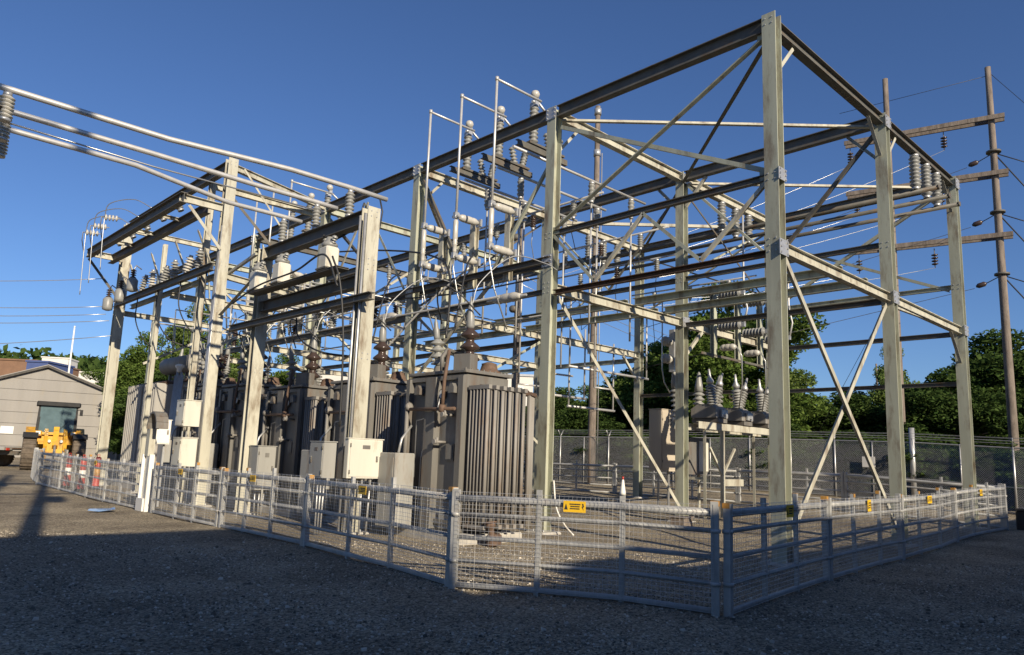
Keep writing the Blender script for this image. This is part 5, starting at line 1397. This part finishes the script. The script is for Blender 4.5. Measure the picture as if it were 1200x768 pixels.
block('building', 'white building seen behind the nearest transformer', 'building', (59.3, 43.1), (54.1, 48.5), 10, 1, 11.2, 'bldg', [(.35, 9.2, 1.5, 1.6), (.75, 9.2, 1.5, 1.6)], 'galv')
t = thing('flag_pole', 'slim white mast rising behind the shed', 'mast', P(102.7, 12.2, 1)); b = MB(); b.tube((0, 0, 0), (0, 0, 15.6), .16, 10, .09); b.build('mast', M['white'], t); b = MB(); b.lathe([(.03, 0), (.14, .1), (.03, .22)], (0, 0, 15.6), (0, 0, 1), 10); b.build('finial', M['white'], t)

# buildings behind the viewpoint that throw the big foreground shadow
def warehouse(label, v0, v1, h):
    t = thing('warehouse', label, 'building', P(-22, (v0 + v1) / 2, 0)); t['world'] = [(v0 + v1) / 2, -22, 0]
    b = MB(); b.box(P(-22, (v0 + v1) / 2, h / 2 - .15), (v1 - v0, 15.7, h - .3)); b.build('wall', M['warehouse'], t)
    b = MB(); b.box(P(-22, (v0 + v1) / 2, h - .15), (v1 - v0, 16.0, .3)); b.build('roof', M['roof'], t)
    for k in range(int((v1 - v0) / 6)):
        b = MB(); b.box(P(-14.1, v0 + 3 + 6 * k, 2.4), (2.6, .12, 1.4)); b.build('window', M['glass'], t)
    return t
warehouse('lower grey block behind the viewpoint that shades the right foreground', -10.6, 50, 6.75)
t = thing('warehouse', 'taller grey block behind the viewpoint that shades the left foreground', 'building', P(-22, -40, 0))
t['world'] = [-40, -22, 0]
prof = [(-70, 0), (-9.9, 0), (-9.9, 6.85), (-10.4, 9.4), (-11.2, 10.6), (-70, 10.6)]
b = MB(); n = len(prof); b.add([P(-14.04, v, z) for v, z in prof] + [P(-30, v - (3.61 if v > -60 else 0), z) for v, z in prof], [tuple(range(n)), tuple(range(2 * n - 1, n - 1, -1))] + [(i, n + i, n + (i + 1) % n, (i + 1) % n) for i in range(n)]); b.build('wall', M['warehouse'], t)
for k in range(9):
    b = MB(); b.box(P(-13.95, -67 + 6 * k, 2.4), (2.6, .12, 1.4)); b.build('window', M['glass'], t)
t = thing('rooftop_unit', 'unseen box added on the lower block to shade the near fence corner', 'equipment', P(-15.6, -6.9, 6.75))  # unseen blocker, added to throw shade on the near fence corner
b = MB(); b.cbox((0, 0, .5), (2.2, 1.6, 1.0), .05); b.build('blocker_box', M['galv'], t); b = MB(); b.lathe([(.5, 0), (.5, .12)], (0, 0, 1.0), (0, 0, 1), 16); b.build('blocker_cap', M['dark'], t)
pz, _ = wood_pole('wooden service pole behind the viewpoint throwing the shadow at the left', -12.4, -14.5, 20.0, .27)
pz2, _ = wood_pole('second wooden service pole behind the viewpoint, farther left', -12.4, -15.9, 20.5, .24)
b = MB(); b.prism((-1.2, 0, 18.2), (1.0, 0, 18.2), rect(.12, .16), (0, 0, 1)); b.build('crossarm', M['wood'], pz2)
b = MB(); b.prism((-1.2, 0, 15.6), (1.0, 0, 15.6), rect(.12, .16), (0, 0, 1)); b.build('crossarm', M['wood'], pz)
b = MB(); b.lathe([(.05, 0), (.24, .05), (.26, .2), (.26, .9), (.2, 1.0)], (.42, 0, 14.1), (0, 0, 1), 14); b.build('pole_transformer', M['galv'], pz)

# =================================================================== VEHICLES
def wheel(parent, c, r, w, ax=(1, 0, 0), rim='loader'):
    b = MB(); a = Vector(ax)
    b.lathe([(r * .62, -w / 2), (r * .9, -w / 2), (r, -w * .36), (r, w * .36), (r * .9, w / 2), (r * .62, w / 2)], c, a, 28)
    o = b.build('wheel', M['tyre'], parent)
    b = MB()
    for k in range(22):
        an = 2 * math.pi * k / 22; p_ = Vector(c) + Vector((0, math.cos(an) * r * .985, math.sin(an) * r * .985))
        b.box(p_, (w * .9, .09 * r, .10 * r), rot=Matrix.Rotation(an, 3, 'X'))
    b.build('tread', M['tyre'], o)
    b = MB(); b.lathe([(r * .2, -w * .3), (r * .6, -w * .44), (r * .62, -w * .44), (r * .62, w * .44), (r * .6, w * .44), (r * .2, w * .3)], c, a, 20); b.build('rim', M[rim], o)
    return o
def loader():
    t = thing('wheel_loader', 'yellow wheel loader facing the fence at the far left', 'loader', G(38.6, -2.75), -.2); t.scale = (1.0, 1.04, 1.06)
    # front = -Y
    for x in (-1.08, 1.08):
        wheel(t, (x, -1.2, .78), .78, .6); wheel(t, (x, 1.9, .78), .78, .6)
    b = MB(); b.cbox((0, 2.2, 1.5), (1.6, 2.6, 1.1), .12); b.build('engine_hood', M['loader'], t)
    b = MB(); b.cbox((0, -.6, 1.05), (.95, 1.9, .7), .08); b.build('front_frame', M['loader'], t)
    b = MB(); b.cbox((0, .6, 1.45), (1.7, 1.2, .5), .05); b.build('cab_floor', M['loader'], t)
    # cab
    b = MB(); b.cbox((0, .62, 3.18), (2.0, 1.85, .2), .06); o = b.build('cab_roof', M['black'], t)
    for x in (-.86, .86):
        for y in (-.1, 1.35):
            b = MB(); b.prism((x, y, 1.65), (x * .95, y + (.05 if y < 0 else -.05), 3.1), rect(.14, .12), (0, 1, 0)); b.build('cab_pillar', M['black'], o)
    b = MB(); b.box((0, -.12, 2.38), (1.6, .02, 1.36)); b.build('windscreen', M['cabglass'], o)
    for x in (-.84, .84):
        b = MB(); b.box((x, .62, 2.4), (.02, 1.3, 1.3)); b.build('side_window', M['cabglass'], o)
    b = MB(); b.box((0, 1.3, 2.2), (1.6, .05, 1.0)); b.build('rear_panel', M['black'], o)
    b = MB(); b.cbox((0, .75, 2.0), (.5, .5, .7), .06); b.tube((0, .2, 1.7), (0, .1, 2.15), .04, 8); b.lathe([(.16, 0), (.18, .02), (.16, .04)], (0, .1, 2.15), (0, -.3, 1), 14); b.build('seat', M['black'], o)
    b = MB(); b.box((0, -.13, 1.72), (1.75, .06, .12)); b.build('cab_sill', M['loader'], o)
    b = MB(); b.prism((.05, -.15, 1.8), (.5, -.15, 2.35), rect(.02, .03), (0, 1, 0)); b.build('wiper', M['black'], o)
    for x in (-.45, .45):
        b = MB(); b.box((x, -.16, 3.2), (.2, .06, .1)); b.build('work_lamp', M['white'], o)
    b = MB(); b.tube((.75, -.05, 2.9), (1.0, -.2, 2.95), .02, 6); b.box((1.05, -.22, 2.8), (.14, .06, .3)); b.build('mirror', M['black'], o)
    # fenders
    for x in (-1.08, 1.08):
        b = MB()
        for k in range(5):
            a0, a1 = math.pi * (.28 + .09 * k), math.pi * (.28 + .09 * (k + 1))
            b.prism((x, -1.2 + .95 * math.cos(a0), .78 + .95 * math.sin(a0)), (x, -1.2 + .95 * math.cos(a1), .78 + .95 * math.sin(a1)), rect(.04, .66), (1, 0, 0))
        b.build('fender', M['black'], t)
        b = MB(); b.cbox((x * .72, -.22, 1.72), (.34, .2, .24), .04); b.build('lamp_housing', M['loader'], t)
        b = MB(); b.box((x * .72, -.33, 1.74), (.2, .03, .14)); b.build('headlight', M['white'], t)
        b = MB(); b.prism((x * 1.0, -.35, 1.55), (x * 1.0, .75, 2.0), rect(.5, .06), (0, 0, 1)); b.build('step_guard', M['loader'], t)
    # lift arms, linkage, bucket
    for x in (-.42, .42):
        b = MB(); b.prism((x, -.2, 1.8), (x, -1.7, 1.45), rect(.16, .3), (0, 0, 1)); b.prism((x, -1.62, 1.5), (x, -2.7, .55), rect(.16, .3), (0, 0, 1)); b.build('lift_arm', M['loader'], t)
        b = MB(); b.tube((x * .55, -.1, 1.35), (x * .62, -1.7, 1.35), .07, 10); b.build('lift_cylinder', M['galv'], t)
    b = MB(); b.prism((0, -1.15, 1.98), (0, -1.75, 1.1), rect(.24, .22), (0, 1, 0)); b.build('bell_crank', M['loader'], t)
    b = MB(); b.tube((0, -.1, 1.8), (0, -1.15, 1.9), .07, 10); b.tube((0, -1.7, 1.2), (0, -2.6, .7), .06, 8); b.build('tilt_cylinder', M['galv'], t)
    b = MB(); b.box((0, -2.72, .75), (1.3, .08, .12)); b.box((0, -2.72, .3), (1.3, .08, .12)); b.box((-.6, -2.72, .52), (.1, .08, .4)); b.box((.6, -2.72, .52), (.1, .08, .4)); b.build('fork_carriage', M['dark'], t)
    for x in (-.45, .45):
        b = MB(); b.box((x, -2.79, .55), (.12, .05, .9)); b.prism((x, -2.77, .12), (x, -3.7, .10), rect(.12, .05), (0, 0, 1)); b.build('fork', M['dark'], t)
    b = MB(); b.tube((-.5, 2.6, 2.0), (-.5, 2.6, 2.7), .06, 8); b.build('exhaust', M['black'], t)
loader()
def truck():
    t = thing('flatbed_truck', 'white flatbed truck tail at the left edge beside the loader', 'truck', G(41.3, -6.15), .8)
    b = MB(); b.cbox((0, 0, .95), (2.3, 5.6, .16), .03); b.build('bed', M['greybox'], t)
    for x in (-.45, .45):
        b = MB(); b.box((x, .3, .72), (.12, 6.8, .2)); b.build('chassis_rail', M['dark'], t)
    for x in (-.95, .95):
        wheel(t, (x, -1.4, .5), .5, .34, rim='white'); wheel(t, (x, 4.6, .5), .5, .3, rim='white')
    for x in (-1.05, 0, 1.05):
        b = MB(); b.box((x, 2.7, 1.75), (.12, .1, 1.5)); b.build('headboard_post', M['white'], t)
    for z in (1.4, 2.5):
        b = MB(); b.box((0, 2.7, z), (2.22, .08, .12)); b.build('headboard_rail', M['white'], t)
    b = MB(); b.cbox((0, 4.3, 1.55), (2.1, 2.4, 1.5), .15); cb = b.build('cab', M['white'], t)
    b = MB(); b.box((0, 4.2, 1.95), (2.13, 1.4, .5)); b.build('side_window', M['glass'], cb)
    for x in (-.9, .9):
        b = MB(); b.box((x, -2.83, .92), (.22, .04, .12)); b.build('tail_lamp', M['red'], t)
    b = MB(); b.box((0, -2.84, .96), (1.2, .03, .06)); b.build('reflector_strip', M['rust'], t)
truck()
for k, (u, v) in enumerate(((36.2, 1.3), (35.4, 2.3))):
    t = thing('concrete_block', 'white block beside the loader, %s of two' % ('left', 'right')[k], 'block', G(u, v), .75, 'white blocks beside the loader')
    b = MB(); b.cbox((0, 0, .38), (1.3, .6, .76), .06); b.build('block_body', M['white'], t); b = MB(); b.path([(-.25, 0, .74), (-.2, 0, .9), (.2, 0, .9), (.25, 0, .74)], .03, 6); b.build('lifting_loop', M['dark'], t)

# red and white channelizer posts behind the left fence
def drum(label, u, v, h=1.12, white=True):
    t = thing('channelizer', label, 'traffic post', G(u, v), .3, 'red and white traffic posts'); t.scale = (.78, .78, 1.0)
    b = MB(); b.cbox((0, 0, .05), (.4, .4, .1), .05); b.build('rubber_base', M['black'], t)
    b = MB(); b.lathe([(.17, .1), (.15, .14), (.14, .45), (.145, .46)], (0, 0, 0), (0, 0, 1), 16); b.lathe([(.128, .72), (.125, .95), (.12, h), (.05, h + .03)], (0, 0, 0), (0, 0, 1), 16); b.build('tube_body', M['red'], t)
    b = MB(); b.lathe([(.142, .46), (.13, .72)], (0, 0, 0), (0, 0, 1), 16); b.build('white_band', M['white' if white else 'orange'], t)
    b = MB(); b.path([(-.05, 0, h + .02), (-.05, 0, h + .1), (.05, 0, h + .1), (.05, 0, h + .02)], .015, 6); b.build('handle', M['red'], t)
drum('left red and white traffic post behind the far left fence panel', 23.7, -5.55)
drum('right red and white traffic post behind the far left fence panel', 21.9, -5.55)
drum('orange traffic post standing a little behind the red and white pair', 23.4, -4.7, 1.1, False)

# loose items on the ground
t = thing('plastic_scrap', 'flat blue plastic scrap on the gravel near the guard post', 'scrap', P(14.3, -6.95, gz(14.4, -7.3) + .02), .4)
b = MB()
n = 9
pts = [(.36 * math.cos(2 * math.pi * k / n) * (1 + .25 * math.sin(k * 2.3)), (.2) * math.sin(2 * math.pi * k / n) * (1 + .2 * math.cos(k * 1.7))) for k in range(n)]
b.add([(x, y, .02 + .02 * math.sin(x * 9)) for x, y in pts] + [(x * .9, y * .9, .05 + .03 * math.cos(y * 14)) for x, y in pts], [tuple(range(n - 1, -1, -1)), tuple(range(n, 2 * n))] + [(i, (i + 1) % n, n + (i + 1) % n, n + i) for i in range(n)])
b.build('sheet', M['blue'], t)
t = thing('pale_stone', 'pale rounded stone on the shaded gravel at the right edge', 'stone', P(-2.1, 9.6, gz(-2, 9.6)))
b = MB(); b.lathe([(.02, -.05), (.12, -.02), (.15, .05), (.11, .12), (.03, .15)], (0, 0, 0), (.1, .05, 1), 9, False); b.build('stone_body', M['white'], t)
t = thing('stub_post', 'short dark post at the foot of the fence at the far right', 'post', G(-1.0, 12.2)); b = MB(); b.cbox((0, 0, .25), (.3, .3, .55), .04); b.build('post_body', M['black'], t); b = MB(); b.cbox((0, 0, .56), (.34, .34, .06), .02); b.build('cap', M['black'], t)
t = thing('crate', 'tan wooden box on the gravel near the foot of the second-row column', 'box', G(4.9, 4.3), .2); b = MB(); b.cbox((0, 0, .14), (.55, .4, .3), .02); b.build('box_body', M['wood'], t); b = MB(); b.box((0, 0, .305), (.6, .45, .03)); b.build('lid', M['wood'], t)
t = thing('valve_stack', 'rusty fittings lying on the pad edge by the nearest transformer radiators', 'fittings', G(4.35, -2.9), .5); b = MB(); b.lathe([(.12, 0), (.12, .08), (.06, .1), (.06, .35), (.1, .37), (.1, .42)], (0, 0, 0), (.1, .2, 1), 12); b.build('stem', M['rust'], t); b = MB(); b.lathe([(.13, 0), (.13, .03)], (.03, .08, .42), (.1, .2, 1), 14); b.build('flange', M['rust'], t); b = MB(); b.cbox((.35, .1, .1), (.3, .25, .2), .04); b.build('block', M['rust'], t)
cable('white ground lead curling at the foot of the second front column', [P(5.6, .1, 1.2), P(5.45, .05, .6), P(5.2, .05, .25), P(4.95, .1, .02)], .02, 'white')

for o in list(bpy.data.objects):
    if 'world' in o: del o['world']
